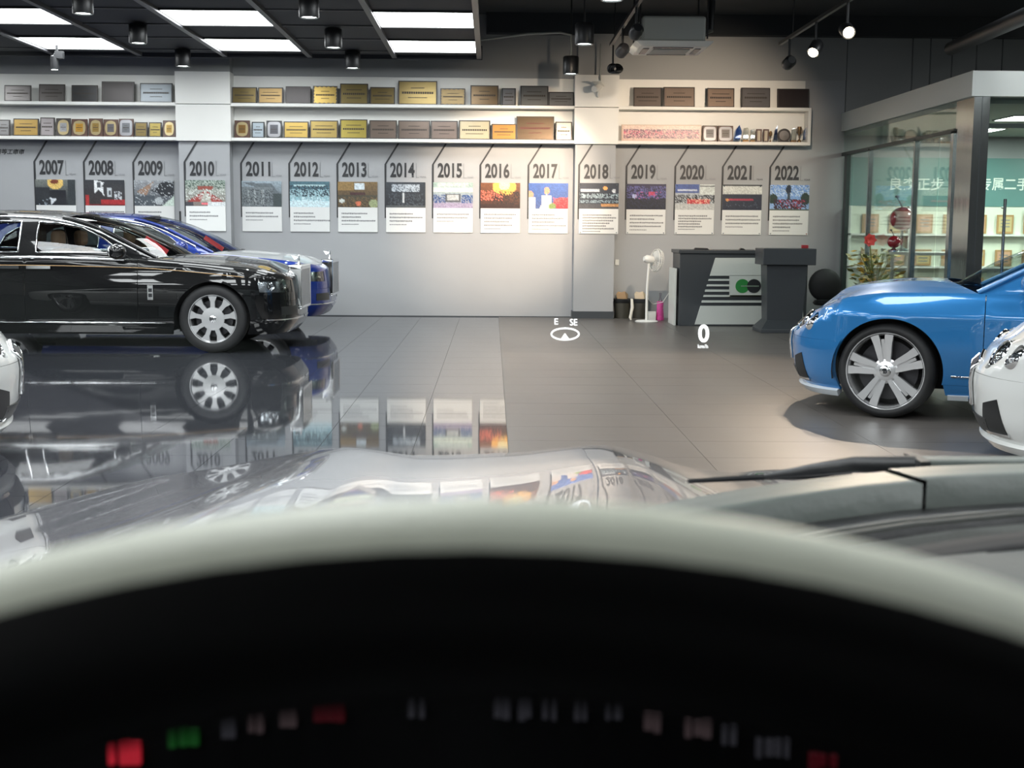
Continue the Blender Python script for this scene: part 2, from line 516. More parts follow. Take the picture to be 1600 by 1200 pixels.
for px, py, lab in ((551, 107, 'black cylinder downlight closest to the wall, left of the middle light panels'), (521, 75, 'black cylinder downlight, middle of the three left of centre'),
                    (483, 28, 'black cylinder downlight nearest the viewer, left of centre')):
    q = onZ(px, py, 3.62); downlight(q.x, q.y, 3.62, CZ, lab)
dl = downlight(1.08, 18.1, 3.50, 4.6, 'black cylinder pendant lamp hanging from a curved pipe by the second pier')
MB().tube([(-1.27, 0, 0.45), (-0.6, 0, 0.54), (-0.15, 0, 0.56), (0.0, 0, 0.53), (0, 0, 0.25)], 0.016, 8).build('conduit', M['grey_plastic'], dl, 60)
downlight(1.06, 15.2, 3.50, 4.6, 'black cylinder pendant lamp on a rod left of the ceiling air conditioner')
downlight(1.11, 12.3, 3.50, 4.6, 'black cylinder pendant lamp cut by the top edge of the view')

# track spots
WARM = (1.0, 0.79, 0.60)
def track(x, y0, y1, z, label, hang):
    o = empty('light_track', (x, (y0+y1)/2, z))
    MB().box(-0.02, 0.02, -(y1-y0)/2, (y1-y0)/2, -0.02, 0.02).build('rail', M['black_metal'], o)
    for d in hang: MB().tube([(0, d, 0.02), (0, d, 4.6-z)], 0.008, 6).build('hanger', M['black_metal'], o)
    tag(o, label, 'light track'); return o
track(1.55, 12.2, 17.2, 3.78, 'black light track left of the ceiling air conditioner', (-2, 2))
track(3.60, 11.0, 16.4, 3.70, 'black light track above the right end of the poster wall', (-2, 2))
def trackspot(x, y, z, zt, aim, watts, label, size=60, col=WARM):
    o = empty('track_spotlight', (x, y, z))
    d = (Vector(aim)-Vector((x, y, z))).normalized()
    q = d.to_track_quat('-Z', 'Y').to_matrix().to_4x4()
    mm = q
    MB().lathe([(0.058, -0.05), (0.066, -0.075), (0.072, -0.06), (0.072, 0.06), (0.045, 0.10), (0, 0.10)], 20, cap=False).xf(mm).build('head', M['black_metal'], o, 40)
    MB().lathe([(0.0, -0.120), (0.025, -0.115), (0.045, -0.098), (0.056, -0.066)], 18, cap=False).xf(mm).build('lens', M['lens_warm'], o)
    MB().tube([(0, 0, 0.04), (0, 0, zt-z)], 0.014, 6).build('bracket', M['black_metal'], o)
    spot('beam', o, d*0.13, d*3, watts, col, size, 0.8, 0.04)
    tag(o, label, 'spotlight', 'black track spotlights')
trackspot(1.55, 15.67, 3.50, 3.7595, (0.28, 20, 1.80), TRACK_SPOT*2.3, 'black track spotlight nearer the pier, aimed at the 2016 panel', 42)
trackspot(1.55, 14.2, 3.50, 3.7595, (0.9, 20, 1.4), TRACK_SPOT*0.5, 'black track spotlight beside the air conditioner grille', 60)
trackspot(3.60, 15.87, 3.40, 3.6795, (3.0, 20, 2.3), TRACK_SPOT*0.7, 'brightest warm track spotlight, lowest of three above the trophies', 70)
trackspot(3.60, 14.58, 3.40, 3.6795, (1.4, 12.3, 0), TRACK_SPOT*0.75, 'warm track spotlight in the middle of the right track', 75)
trackspot(3.60, 13.3, 3.40, 3.6795, (3.7, 6.0, 0.0), TRACK_SPOT*0.9, 'warm track spotlight highest on the right track', 75)
o = empty('track_spotlight', (-6.11, 18.35, 3.58))
MB().lathe([(0.0, -0.05), (0.05, -0.05), (0.055, 0.0), (0.055, 0.13), (0, 0.15)], 16).build('head', M['black_metal'], o, 40)
MB().lathe([(0, -0.052), (0.045, -0.052)], 16, cap=False).build('lens', M['lens_cool'], o)
MB().tube([(0, 0, 0.14), (0.04, 0, 0.2), (0.04, 0, 0.35)], 0.02, 8).box(0.02, 0.13, -0.04, 0.04, 0.1, 0.2).build('bracket', M['black_metal'], o)
tag(o, 'small swivelling black spotlight at far left in front of the grey wall', 'spotlight')
# cable knot at the end of the left track
o = empty('cable_coil', (1.57, 17.1, 3.54))
for k in range(3):
    MB().tube([(0.03*k+0.06*math.cos(a), 0.03*math.sin(a*2), 0.05*math.sin(a)-0.08) for a in [2*PI*i/14 for i in range(14)]], 0.018, 6, closed=True).build('loop', M['black_plastic'], o, 60)
MB().tube([(0, 0, -0.05), (0.0, 0, 0.2195)], 0.012, 6).build('strap', M['black_plastic'], o)
tag(o, 'coiled black cable hanging below the left track end by the pier', 'cable')

# open-ceiling clutter: beams, ducts, pipe
o = MB().tube([onY(1486, 76, 16.5), onY(1545, 50, 14.6), onY(1640, 8, 12.2)], 0.085, 18).build('duct_pipe', M['black_metal'], None, 50)
tag(o, 'thick black pipe slung under the dark ceiling at upper right', 'pipe')
for i, (yy, lab) in enumerate(((19.88, 'black ceiling beam closest to the poster wall'), (16.9, 'black ceiling beam above the air conditioner'), (14.6, 'black ceiling beam nearest the viewer at the top of the view'))):
    o = MB().box(-0.1, 11.9, yy-0.1, yy+0.1, 4.30 if i == 0 else 4.38, 4.5995).build('ceiling_beam', M['ceil_open']); tag(o, lab, 'beam', 'black ceiling beams')
o = MB().tube([(6.35, 15.2, 4.6), (6.35, 15.2, 3.95)], 0.05, 10).tube([(6.35,15.2,3.95),(6.6,15.2,3.75),(6.8,15.2,3.7)], 0.03, 8).build('hanging_cable_bundle', M['black_plastic'])
tag(o, 'black cable bundle hanging at the far upper right over the white fascia', 'cable')

# ceiling cassette air conditioner
AY = 15.9; ax = onY(1046, 75, AY).x; az = onY(1046, 80, AY).z
o = empty('ceiling_air_conditioner', (ax, AY, az))
MB().prism([(-0.47,-0.47),(0.47,-0.47),(0.47,0.47),(-0.47,0.47)], lambda p: (p[0], p[1], 0.06), lambda p: (p[0]*0.86, p[1]*0.86, 0)).build('panel', M['white_plastic'], o, bevel=0.012)
MB().box(-0.38, 0.38, -0.38, 0.38, 0.06, 0.36).build('body', M['grey_plastic'], o, bevel=0.03)
MB().box(-0.22, 0.22, -0.22, 0.22, -0.012, 0.0).build('grille', M['grey_plastic'], o, bevel=0.01)
for s in (-1, 1):
    MB().box(-0.24, 0.24, s*0.31-0.035, s*0.31+0.035, -0.008, 0.002).build('louvre', M['base_dark'], o)
    MB().box(s*0.31-0.035, s*0.31+0.035, -0.24, 0.24, -0.008, 0.002).build('louvre', M['base_dark'], o)
for sx in (-1, 1):
    for sy in (-1, 1):
        MB().tube([(sx*0.4, sy*0.36, 0.1), (sx*0.4, sy*0.36, 4.6-az)], 0.01, 6).build('hanger_rod', M['black_metal'], o)
MB().tube([(0.38, 0, 0.22), (0.5, 0, 0.25), (0.52, 0.1, 0.6), (0.5, 0.2, 4.6-az)], 0.04, 8).build('hose', M['black_plastic'], o, 60)
tag(o, 'white ceiling cassette air conditioner hanging below the dark open ceiling', 'air conditioner')

# security camera on the second pier
cp = onY(933, 137, 19.6)
o = empty('security_camera', cp)
MB().lathe([(0, -0.13), (0.045, -0.13), (0.05, -0.1), (0.05, 0.1), (0.0, 0.11)], 18, axis='y').xf(Matrix.Rotation(math.radians(-25), 4, 'Z') @ Matrix.Rotation(math.radians(15), 4, 'X')).build('body', M['white_plastic'], o, 40)
MB().obox((0.02, 0.0, 0.055), (0.06, -0.02, 0), (0.05, 0.15, -0.03), (0, 0, 0.006)).build('sunshield', M['white_plastic'], o)
MB().tube([(0.02, 0.02, -0.03), (0.02, 0.05, -0.1), (0.02, 0.1, -0.12)], 0.02, 8).build('bracket', M['white_plastic'], o)
MB().tube([(0.05, 0.08, 0.05), (0.05, 0.085, 0.5), (0.05, 0.08, 0.66)], 0.012, 6).build('cable', M['grey_plastic'], o)
tag(o, 'small white bullet security camera on the second white pier', 'camera')

# ------------------------------------------------------------------ timeline panels
def paint(w, h, ops, nx=44, ny=28, seed=0, name='photo', grain=0.12):
    """flat printed picture: a grid facing -Y, centre at origin, colours from simple shapes (u right, v down)"""
    rnd = random.Random(seed)
    vs = []; cols = []
    for j in range(ny+1):
        for i in range(nx+1):
            u, v = i/nx, j/ny
            c = (0.5, 0.5, 0.5)
            for op in ops:
                k = op[0]
                if k == 'grad':
                    a, b = op[1], op[2]; c = tuple(a[q]+(b[q]-a[q])*v for q in range(3))
                elif k == 'rect':
                    if op[1] <= u <= op[3] and op[2] <= v <= op[4]: c = op[5]
                elif k == 'ell':
                    if ((u-op[1])/op[3])**2+((v-op[2])/op[4])**2 <= 1: c = op[5]
                elif k == 'speck':
                    if op[1] <= u <= op[3] and op[2] <= v <= op[4] and rnd.random() < op[6]: c = op[5]
                elif k == 'tri':
                    (x0, y0), (x1, y1), (x2, y2) = op[1:4]
                    d = lambda ax, ay, bx, by: (u-bx)*(ay-by)-(ax-bx)*(v-by)
                    s1, s2, s3 = d(x0,y0,x1,y1), d(x1,y1,x2,y2), d(x2,y2,x0,y0)
                    if not ((s1 < 0 or s2 < 0 or s3 < 0) and (s1 > 0 or s2 > 0 or s3 > 0)): c = op[4]
            g = 1+(rnd.random()-0.5)*2*grain
            vs.append(((u-0.5)*w, 0, (0.5-v)*h)); cols.append(tuple(max(0, min(255, q*g)) for q in c))
    fs = [(j*(nx+1)+i, (j+1)*(nx+1)+i, (j+1)*(nx+1)+i+1, j*(nx+1)+i+1) for j in range(ny) for i in range(nx)]
    me = bpy.data.meshes.new(name); me.from_pydata(vs, [], fs)
    at = me.color_attributes.new('Col', 'FLOAT_COLOR', 'POINT')
    flat = []
    for c in cols: flat += list(srgb(*c))
    at.data.foreach_set('color', flat)
    me.materials.append(M['print'])
    return me

K = (20, 22, 28); W_ = (225, 228, 230)
PHOTOS = {
 2007: [('grad', (120,125,120), (30,34,40)), ('rect',0,.3,.35,1,(38,42,48)), ('rect',.8,0,1,1,(50,56,60)), ('ell',.5,.12,.2,.26,(225,190,110)), ('ell',.48,.08,.1,.1,(120,60,40)), ('rect',.35,.42,.75,1,(26,28,36)), ('tri',(.36,.7),(.52,.75),(.38,1),(215,220,226)), ('speck',.05,.75,.35,1,(150,160,170),.15)],
 2008: [('grad', (44,48,54), (58,50,50)), ('tri',(.24,.0),(.5,.1),(.24,.55),W_), ('tri',(.3,.3),(.46,.25),(.48,.62),W_), ('rect',.3,.1,.4,.3,(70,74,80)), ('rect',.56,.3,.68,.66,(190,196,200)), ('rect',.6,.4,.64,.6,(60,60,66)), ('rect',.74,.45,.92,.8,(200,205,210)), ('speck',.74,.45,.92,.8,(60,60,66),.4), ('rect',.02,.6,.1,1,(170,50,50)), ('rect',.4,.76,1,.98,(165,44,48)), ('rect',.1,.93,1,1,(110,30,34))],
 2009: [('grad', (150,154,158), (60,66,74)), ('tri',(.05,.45),(.5,.05),(.3,.6),(150,120,100)), ('tri',(.4,.4),(1,.05),(1,.7),(34,38,46)), ('ell',.78,.35,.2,.3,(28,32,40)), ('ell',.62,.8,.1,.14,(170,176,180)), ('rect',0,.6,.5,1,(70,78,86)), ('speck',0,0,1,1,(190,196,200),.08), ('tri',(1,.6),(1,1),(.7,1),(200,215,205))],
 2010: [('grad', (160,175,165), (120,110,105)), ('speck',0,0,1,.35,(70,90,80),.4), ('rect',.3,.25,.7,.36,(140,70,60)), ('tri',(.5,.38),(.98,.85),(.02,.85),(150,60,55)), ('tri',(.5,.38),(.66,.85),(.36,.85),(170,165,155)), ('speck',0,.35,1,.75,(205,210,205),.25), ('rect',0,.85,.2,1,(60,60,66)), ('rect',.4,.86,.56,.96,(230,110,120)), ('rect',.56,.85,1,1,(206,210,212))],
 2011: [('grad', (150,165,175), (70,76,80)), ('tri',(0,.05),(.75,.1),(1,.6),(96,104,110)), ('rect',0,.25,.78,1,(112,120,124)), ('rect',.15,.35,.2,.9,(150,158,160)), ('rect',.3,.35,.35,.9,(150,158,160)), ('rect',.5,.35,.55,.9,(150,158,160)), ('speck',0,.3,.8,1,(60,66,72),.3), ('rect',.78,.5,1,1,(60,70,72))],
 2012: [('grad', (120,160,170), (190,215,222)), ('rect',0,0,1,.3,(70,105,118)), ('rect',.1,.12,.9,.2,(170,200,205)), ('speck',0,.15,1,.6,(36,52,64),.5), ('ell',.5,1,.6,.4,(200,222,228)), ('speck',0,.6,1,.75,(140,180,190),.5)],
 2013: [('grad', (120,96,60), (66,56,44)), ('rect',0,0,.4,.35,(140,112,66)), ('rect',.42,.05,.66,.32,(205,216,222)), ('rect',.3,.4,.7,.52,(70,40,40)), ('rect',0,.52,1,.7,(72,66,52)), ('speck',0,.6,1,1,(110,90,60),.3), ('ell',.1,.75,.07,.08,(200,205,200)), ('ell',.52,.85,.07,.1,(200,110,80)), ('ell',.9,.85,.12,.16,(150,160,120))],
 2014: [('grad', (52,58,66), (28,30,36)), ('rect',.15,.1,.85,.38,(176,186,196)), ('speck',.15,.1,.85,.38,(96,104,114),.35), ('speck',.05,.45,.95,.9,(70,76,84),.35), ('rect',.42,.4,.47,.8,(190,196,200)), ('rect',0,.9,1,1,(80,84,86))],
 2015: [('grad', (150,175,165), (140,135,160)), ('rect',0,.2,1,.36,(200,212,200)), ('rect',.1,.02,.9,.16,(176,188,186)), ('rect',.3,.45,.7,.75,(78,82,88)), ('rect',.36,.5,.64,.7,(170,174,176)), ('speck',0,.5,.3,.8,(44,70,120),.6), ('speck',.72,.5,1,.8,(44,76,130),.6), ('rect',0,.8,1,1,(150,140,165))],
 2016: [('grad', (120,70,36), (60,34,28)), ('ell',.6,.15,.3,.35,(236,176,84)), ('ell',.6,.1,.14,.18,(255,232,170)), ('speck',0,.3,.55,.7,(226,110,90),.5), ('speck',.3,.35,1,.9,(36,26,26),.45), ('rect',0,.85,1,1,(54,32,28))],
 2017: [('grad', (48,92,170), (70,90,140)), ('ell',.04,.45,.08,.16,(200,150,120)), ('rect',0,.55,.16,1,(226,215,210)), ('ell',.46,.3,.07,.15,(196,148,116)), ('tri',(.46,.4),(.28,1),(.62,1),(232,222,214)), ('rect',.34,.5,.58,1,(230,220,214)), ('ell',.85,.8,.22,.25,(170,50,60)), ('speck',.62,.55,1,1,(220,90,90),.3), ('ell',.6,.9,.1,.12,(120,140,80))],
 2018: [('grad', (26,36,52), (40,48,62)), ('rect',.03,.22,.5,.34,(180,190,200)), ('ell',.66,.2,.05,.07,(230,160,90)), ('ell',.88,.3,.05,.08,(200,206,214)), ('speck',0,.42,1,.6,(150,170,180),.5), ('speck',0,.65,1,.78,(130,150,160),.5), ('rect',0,.82,1,1,(70,72,78)), ('rect',.55,.8,1,.9,(190,140,90))],
 2019: [('grad', (44,36,70), (36,40,60)), ('speck',0,.1,1,.6,(90,90,150),.5), ('rect',.55,.32,.72,.46,(190,60,90)), ('ell',.2,.5,.06,.1,(170,180,220)), ('speck',0,.55,1,1,(24,28,40),.6), ('speck',.2,.3,.9,.6,(170,90,150),.15)],
 2020: [('grad', (150,160,175), (190,192,190)), ('rect',0,0,.6,.35,(60,84,150)), ('rect',.05,.18,.55,.28,(190,200,220)), ('rect',.62,0,1,.4,(205,212,210)), ('rect',.62,.04,1,.1,(50,60,70)), ('speck',0,.4,1,.72,(40,44,50),.6), ('rect',.3,.6,.88,.78,(190,50,60)), ('speck',.3,.55,.9,.75,(226,180,160),.3), ('rect',0,.82,1,1,(186,188,188))],
 2021: [('grad', (60,64,72), (44,48,60)), ('rect',0,.05,1,.38,(206,208,204)), ('rect',0,.38,1,1,(44,48,62)), ('rect',0,0,1,.05,(40,42,48)), ('rect',.12,.56,.78,.64,(170,60,80)), ('ell',.12,.6,.04,.06,(220,150,90)), ('speck',.1,.7,.9,.9,(90,96,110),.12)],
 2022: [('grad', (110,150,215), (150,180,220)), ('speck',0,0,1,.45,(190,210,235),.4), ('ell',.47,.18,.07,.2,(34,44,60)), ('rect',.44,.3,.5,.6,(60,70,80)), ('ell',.08,.55,.12,.2,(44,60,52)), ('ell',.9,.55,.12,.24,(44,60,52)), ('speck',.1,.55,.95,.95,(60,44,56),.7), ('speck',.2,.6,.9,.9,(170,60,80),.2), ('rect',0,.94,1,1,(90,100,90))],
}
PX = {2007: 53, 2008: 130, 2009: 207, 2010: 287, 2011: 375, 2012: 450, 2013: 525, 2014: 600, 2015: 674, 2016: 748, 2017: 823,
      2018: 902, 2019: 976, 2020: 1052, 2021: 1126, 2022: 1200}
NLINES = {2007: 3, 2008: 3, 2009: 4, 2010: 3, 2011: 3, 2012: 4, 2013: 4, 2014: 4, 2015: 3, 2016: 5, 2017: 5, 2018: 7, 2019: 5, 2020: 6, 2021: 4, 2022: 5}
DESC = {2007: 'a pale round lamp over dark figures', 2008: 'large white characters on black', 2009: 'dark parked cars', 2010: 'a red-carpet banquet hall', 2011: 'a grey building front',
        2012: 'a pale blue showroom', 2013: 'a brown conference hall', 2014: 'a dark stage crowd', 2015: 'a green roofed gate', 2016: 'a glowing orange stage', 2017: 'a speaker in white before blue',
        2018: 'a dark car line-up banner', 2019: 'a purple party crowd', 2020: 'a group with a red banner', 2021: 'a white and navy banner', 2022: 'a blue sky over a crowd'}
for yr, px in PX.items():
    Y = 19.7540 if yr in (2010, 2018) else WY-0.0056
    x0 = onY(px+1, 300, Y).x
    o = empty('timeline_panel', (x0, Y, 1.30))
    mt = 1.0 if Y > 19.9 else 0.988
    # angled border line
    zt, zb, zk = 2.66-1.30, 1.52-1.30, 2.34-1.30
    t = 0.028
    MB().prism([(0.20, zt), (0.20+t*1.1, zt), (t, zk), (t, zb), (0, zb), (0, zk)], lambda p: (p[0], 0.003, p[1]), lambda p: (p[0], -0.004, p[1])).build('border_line', M['ink'], o)
    wall_text('year_number', str(yr), 0.375*mt, 0.225*mt, M['ink'], o, (0.085+0.19, -0.003, 0.955*mt), bold=0.03)
    MB().box(0.485, 0.492, -0.003, 0.0, 0.84, 1.06).box(0.485, 0.53, -0.003, 0, 0.84, 0.845).build('year_rule', M['ink_grey'], o)
    wall_text('year_caption', 'YEAR', 0.10, 0.028, M['ink'] if yr > 2020 else M['ink_grey'], o, (0.59, -0.002, 0.852), bold=0.0)
    cw = 0.61*mt
    c = MB().box(0.02, 0.02+cw, -0.012, 0.004, 0.0, 0.77).build('card', M['card'], o, bevel=0.004)
    obj('photo', paint(cw, 0.39, PHOTOS[yr], seed=yr), o, (0.02+cw/2, -0.0135, 0.575))
    rnd = random.Random(yr)
    for i in range(NLINES[yr]):
        z = 0.285-i*0.055*(1 if NLINES[yr] < 6 else 0.75)
        last = i == NLINES[yr]-1
        w = cw*(0.42 if last else rnd.uniform(0.45, 0.9)); x = 0.075
        mb = MB(); e = x+w; hh = 0.008 if last else 0.0125
        while x < e:
            g = rnd.uniform(0.016, 0.026)
            mb.box(x, x+g, -0.0135, -0.0125, z-hh*rnd.uniform(0.7, 1), z+hh*rnd.uniform(0.7, 1)); x += g+0.005
        mb.build('text_line', M['ink_grey'], o)
    if yr in (2020, 2021, 2022, 2019, 2018):
        for sx in (0.045, cw-0.005):
            for z in (0.02, 0.745): MB().lathe([(0.008, 0), (0.008, 0.006), (0, 0.008)], 10, (sx, -0.02, z), 'y').build('fixing_pin', M['chrome'], o)
    tag(o, 'timeline panel headed %d, its photograph showing %s' % (yr, DESC[yr]), 'wall panel', 'timeline panels on the poster wall')
# slanted heading at the far left
o = empty('wall_heading', onY(12, 237, WY-0.004))
wall_text('lettering', '良森用等工审审', 0.62, 0.085, M['ink'], o, (-0.05, 0, 0), bold=0.02, shear=0.25)
tag(o, 'small slanted black heading on the grey wall at far left', 'lettering')
# two dark slots on either side of the 2010 panel
for px, y0, y1, Y, lab in ((281.5, 330, 351, 19.758, 'short black strip on the pier left of the 2010 panel'), (360.5, 330, 387, 19.99, 'long black strip at the pier edge right of the 2010 panel')):
    a = onY(px, y0, Y); b = onY(px, y1, Y)
    o = MB().box(a.x-0.014, a.x+0.014, Y-0.012, Y, b.z, a.z).build('wall_strip', M['black_metal'], None, bevel=0.003); tag(o, lab, 'strip')

# ------------------------------------------------------------------ framed plaques on the shelves
PM = {}
def pmat(col, metal=0.75, rough=0.32):
    col = tuple(int(c*0.74) for c in col); k = (col, metal)
    if k not in PM: PM[k] = mat('plaque_%d' % len(PM), srgb(*col), rough, metal=metal, noise=0.12, nscale=5)
    return PM[k]
FRAME = {'dark': mat('dark_wood_frame', srgb(46, 38, 34), 0.4), 'brown': mat('brown_wood_frame', srgb(74, 44, 30), 0.35), 'black': mat('black_frame', srgb(30, 30, 32), 0.35)}
ORD = ['first', 'second', 'third', 'fourth', 'fifth', 'sixth', 'seventh', 'eighth', 'ninth', 'tenth', 'eleventh', 'twelfth', 'thirteenth']
GREY, OLIVE, GOLD, YEL, SILV, BRN, DK, CREAM = (120,116,114), (134,116,68), (172,140,72), (196,166,86), (176,176,180), (128,112,100), (62,58,58), (214,200,164)
def plaque(box, col, colname, style, z0, label, frame='dark', metal=0.7, lines=3, ink=(60, 48, 36)):
    x0, y0, x1, y1 = box
    Y = 19.82
    a = onY(x0, (y0+y1)/2, Y).x; b = onY(x1, (y0+y1)/2, Y).x
    h = (y1-y0)*(Y/FPX)*1.0; w = b-a
    o = empty('award_plaque', ((a+b)/2, Y, z0+0.002))
    rot = Matrix.Rotation(math.radians(-7), 4, 'X')
    fw = 0.018 if style != 'shield' else 0.03
    f = MB().box(-w/2, w/2, 0.0, 0.022, 0, h).xf(rot).build('frame', FRAME[frame], o, bevel=0.004)
    if style in ('plate', 'wavy'):
        iw, ih = w/2-fw, h-2*fw
        if style == 'wavy':
            pts = []
            for k in range(64):
                t = k/64*4; sd = int(t); q = t-sd; r = 0.008*math.sin(q*2*PI*5)
                pts.append([(-iw+2*iw*q, fw+r), (iw-r, fw+ih*q), (iw-2*iw*q, fw+ih-r), (-iw+r, fw+ih-ih*q)][sd])
        else: pts = [(-iw, fw), (iw, fw), (iw, fw+ih), (-iw, fw+ih)]
        MB().prism(pts, lambda p: (p[0], -0.005, p[1]), lambda p: (p[0], 0.002, p[1])).xf(rot).build('plate', pmat(col, metal), o)
        yoff = -0.0065
    else:
        iw, ih = w/2-fw, h-2*fw
        pts = []
        for k in range(40):
            an = 2*PI*k/40
            r = 1+0.06*math.cos(4*an)*(1 if style == 'shield' else 0)
            cx, sz = math.cos(an), math.sin(an)
            s = (abs(cx)**5+abs(sz)**5)**(-1/5)
            pts.append((iw*s*cx*r, h/2+ih/2*s*sz*r))
        MB().prism(pts, lambda p: (p[0], -0.006, p[1]), lambda p: (p[0], 0.002, p[1])).xf(rot).build('shield', pmat(SILV if style == 'round' else (205, 186, 140), 0.8), o, 50)
        MB().box(-iw*0.62, iw*0.62, -0.009, -0.006, h/2-ih*0.3, h/2+ih*0.3).xf(rot).build('plate', pmat(col, metal), o)
        yoff = -0.0105; iw *= 0.55; ih *= 0.6; fw = h/2-ih/2
    rnd = random.Random(int(x0*13+y0))
    mi = pmat(ink, 0.0, 0.6)
    for i in range(lines):
        z = fw+ih*(0.72-0.22*i); ww = iw*(0.85 if i == 1 else rnd.uniform(0.35, 0.7)); hh = ih*(0.05 if i == 1 else 0.022)
        mb = MB(); x = -ww
        while x < ww:
            g = max(0.012, hh*1.6); mb.box(x, min(x+g, ww), yoff, yoff+0.001, z-hh, z+hh); x += g*1.3
        mb.xf(rot).build('text_line', mi, o)
    tag(o, label, 'plaque', 'award plaques on the wall shelves')
    return o
def row(items, z0, where):
    n = len(items)
    for i, (box, col, cn, style, fr) in enumerate(items):
        sty = {'plate': 'framed plaque', 'wavy': 'scalloped plaque', 'shield': 'shield plaque', 'round': 'silver-edged plaque'}[style]
        pos = ORD[i]+' from left'
        plaque(box, col, cn, style, z0, '%s %s, %s on the %s' % (cn, sty, pos, where), fr, 0.25 if cn in ('white', 'pale grey', 'cream', 'pale blue') else 0.65,
               lines=0 if cn in ('blank dark', 'blank charcoal') else 3, ink=(120, 40, 30) if cn == 'dark red-lettered' else (60, 48, 36))
UP, LO = 3.222, 2.708
row([((6,131,48,156), GREY,'brownish grey','plate','dark'), ((60,130,101,157),(128,122,120),'mid grey','plate','dark'), ((111,131,152,157),(80,80,82),'dark grey','plate','dark'),
     ((158,126,209,158),DK,'blank charcoal','plate','dark'), ((218,128,269,158),(120,126,132),'blue-grey','plate','black')], UP, 'upper board of the left shelf')
row([((-4,187,15,212),(140,138,138),'grey','plate','dark'), ((20,185,60,212),GOLD,'gold','plate','dark'), ((62,184,85,213),(182,172,174),'pale grey','plate','dark'), ((87,185,110,213),SILV,'silver','shield','dark'),
     ((111,186,136,213),(214,160,60),'bright gold','shield','brown'), ((138,185,160,213),GOLD,'gold','shield','brown'), ((161,186,184,213),(120,116,120),'grey','shield','brown'), ((185,186,208,214),(120,122,126),'grey','round','brown'),
     ((210,190,230,213),OLIVE,'small olive-gold','plate','dark'), ((232,190,252,213),(170,150,80),'small yellowish gold','plate','dark'), ((254,187,274,213),GOLD,'gold','shield','brown')], LO, 'lower board of the left shelf')
row([((362,135,401,160),OLIVE,'olive','plate','dark'), ((403,136,442,161),(150,124,76),'brownish olive','plate','dark'), ((446,135,485,162),DK,'blank dark','plate','dark'), ((489,135,527,163),YEL,'yellow gold','wavy','dark'),
     ((531,131,575,163),(158,138,86),'olive gold','plate','dark'), ((578,137,617,164),(146,126,78),'dull olive','plate','dark'), ((622,127,683,164),(160,138,84),'largest gold','plate','dark'), ((688,138,727,164),(128,108,70),'dark gold','wavy','dark'),
     ((735,134,779,165),(140,116,84),'brown','plate','dark'), ((784,138,806,165),(150,152,156),'narrow grey','plate','black'), ((813,134,857,165),(136,138,140),'dark silver','plate','black'), ((857,143,897,165),(146,148,150),'low silver','plate','black')], UP, 'upper board of the middle shelf')
row([((366,188,390,215),(150,110,50),'gold','shield','brown'), ((393,191,413,216),(205,220,230),'pale blue','plate','black'), ((416,189,440,216),(96,96,104),'dark grey','round','black'), ((443,190,482,216),YEL,'bright yellow','plate','dark'),
     ((484,189,528,217),(176,152,86),'olive gold','plate','dark'), ((531,188,574,218),(200,180,88),'shiny yellow-gold','plate','dark'), ((577,189,620,218),(140,122,110),'grey-brown','plate','dark'), ((622,189,672,218),BRN,'wide brown','plate','dark'),
     ((673,189,715,218),(124,108,98),'dull brown','plate','dark'), ((717,189,766,219),CREAM,'cream','plate','dark'), ((768,194,807,219),(206,146,76),'orange','plate','dark'), ((807,183,866,220),(96,78,58),'dark red-lettered','plate','dark'),
     ((868,191,894,220),(222,220,206),'white','plate','dark')], LO, 'lower board of the middle shelf')
row([((990,136,1034,166),(140,126,120),'grey-brown','plate','dark'), ((1037,135,1086,166),(164,144,130),'light brown','plate','dark'), ((1105,136,1148,166),(172,148,130),'tan','plate','dark'), ((1159,135,1204,166),(136,130,130),'grey','plate','dark'),
     ((1215,135,1265,165),(70,56,54),'blank dark','plate','dark')], UP, 'upper board of the right shelf')
row([((1098,194,1121,219),(112,110,112),'grey','round','brown'), ((1122,194,1146,219),(120,114,112),'brownish grey','round','brown')], LO, 'lower board of the right shelf')
# long group photograph
a = onY(971, 207, 19.84).x; b = onY(1096, 207, 19.84).x; w = b-a
o = empty('group_photograph', ((a+b)/2, 19.84, LO+0.002))
MB().box(-w/2, w/2, 0.0, 0.015, 0, 0.25).build('frame', mat('pale_wood_frame', srgb(206, 178, 158), 0.4), o, bevel=0.003)
obj('photo', paint(w-0.03, 0.22, [('grad', (226,196,182), (214,180,170)), ('speck',.02,.25,.98,.85,(90,50,80),.65), ('speck',.02,.3,.98,.8,(220,150,160),.35), ('speck',.02,.35,.98,.6,(200,80,110),.2)], 90, 18, 3), o, (0, -0.002, 0.125))
tag(o, 'long framed group photograph on the lower board of the right shelf', 'photograph')

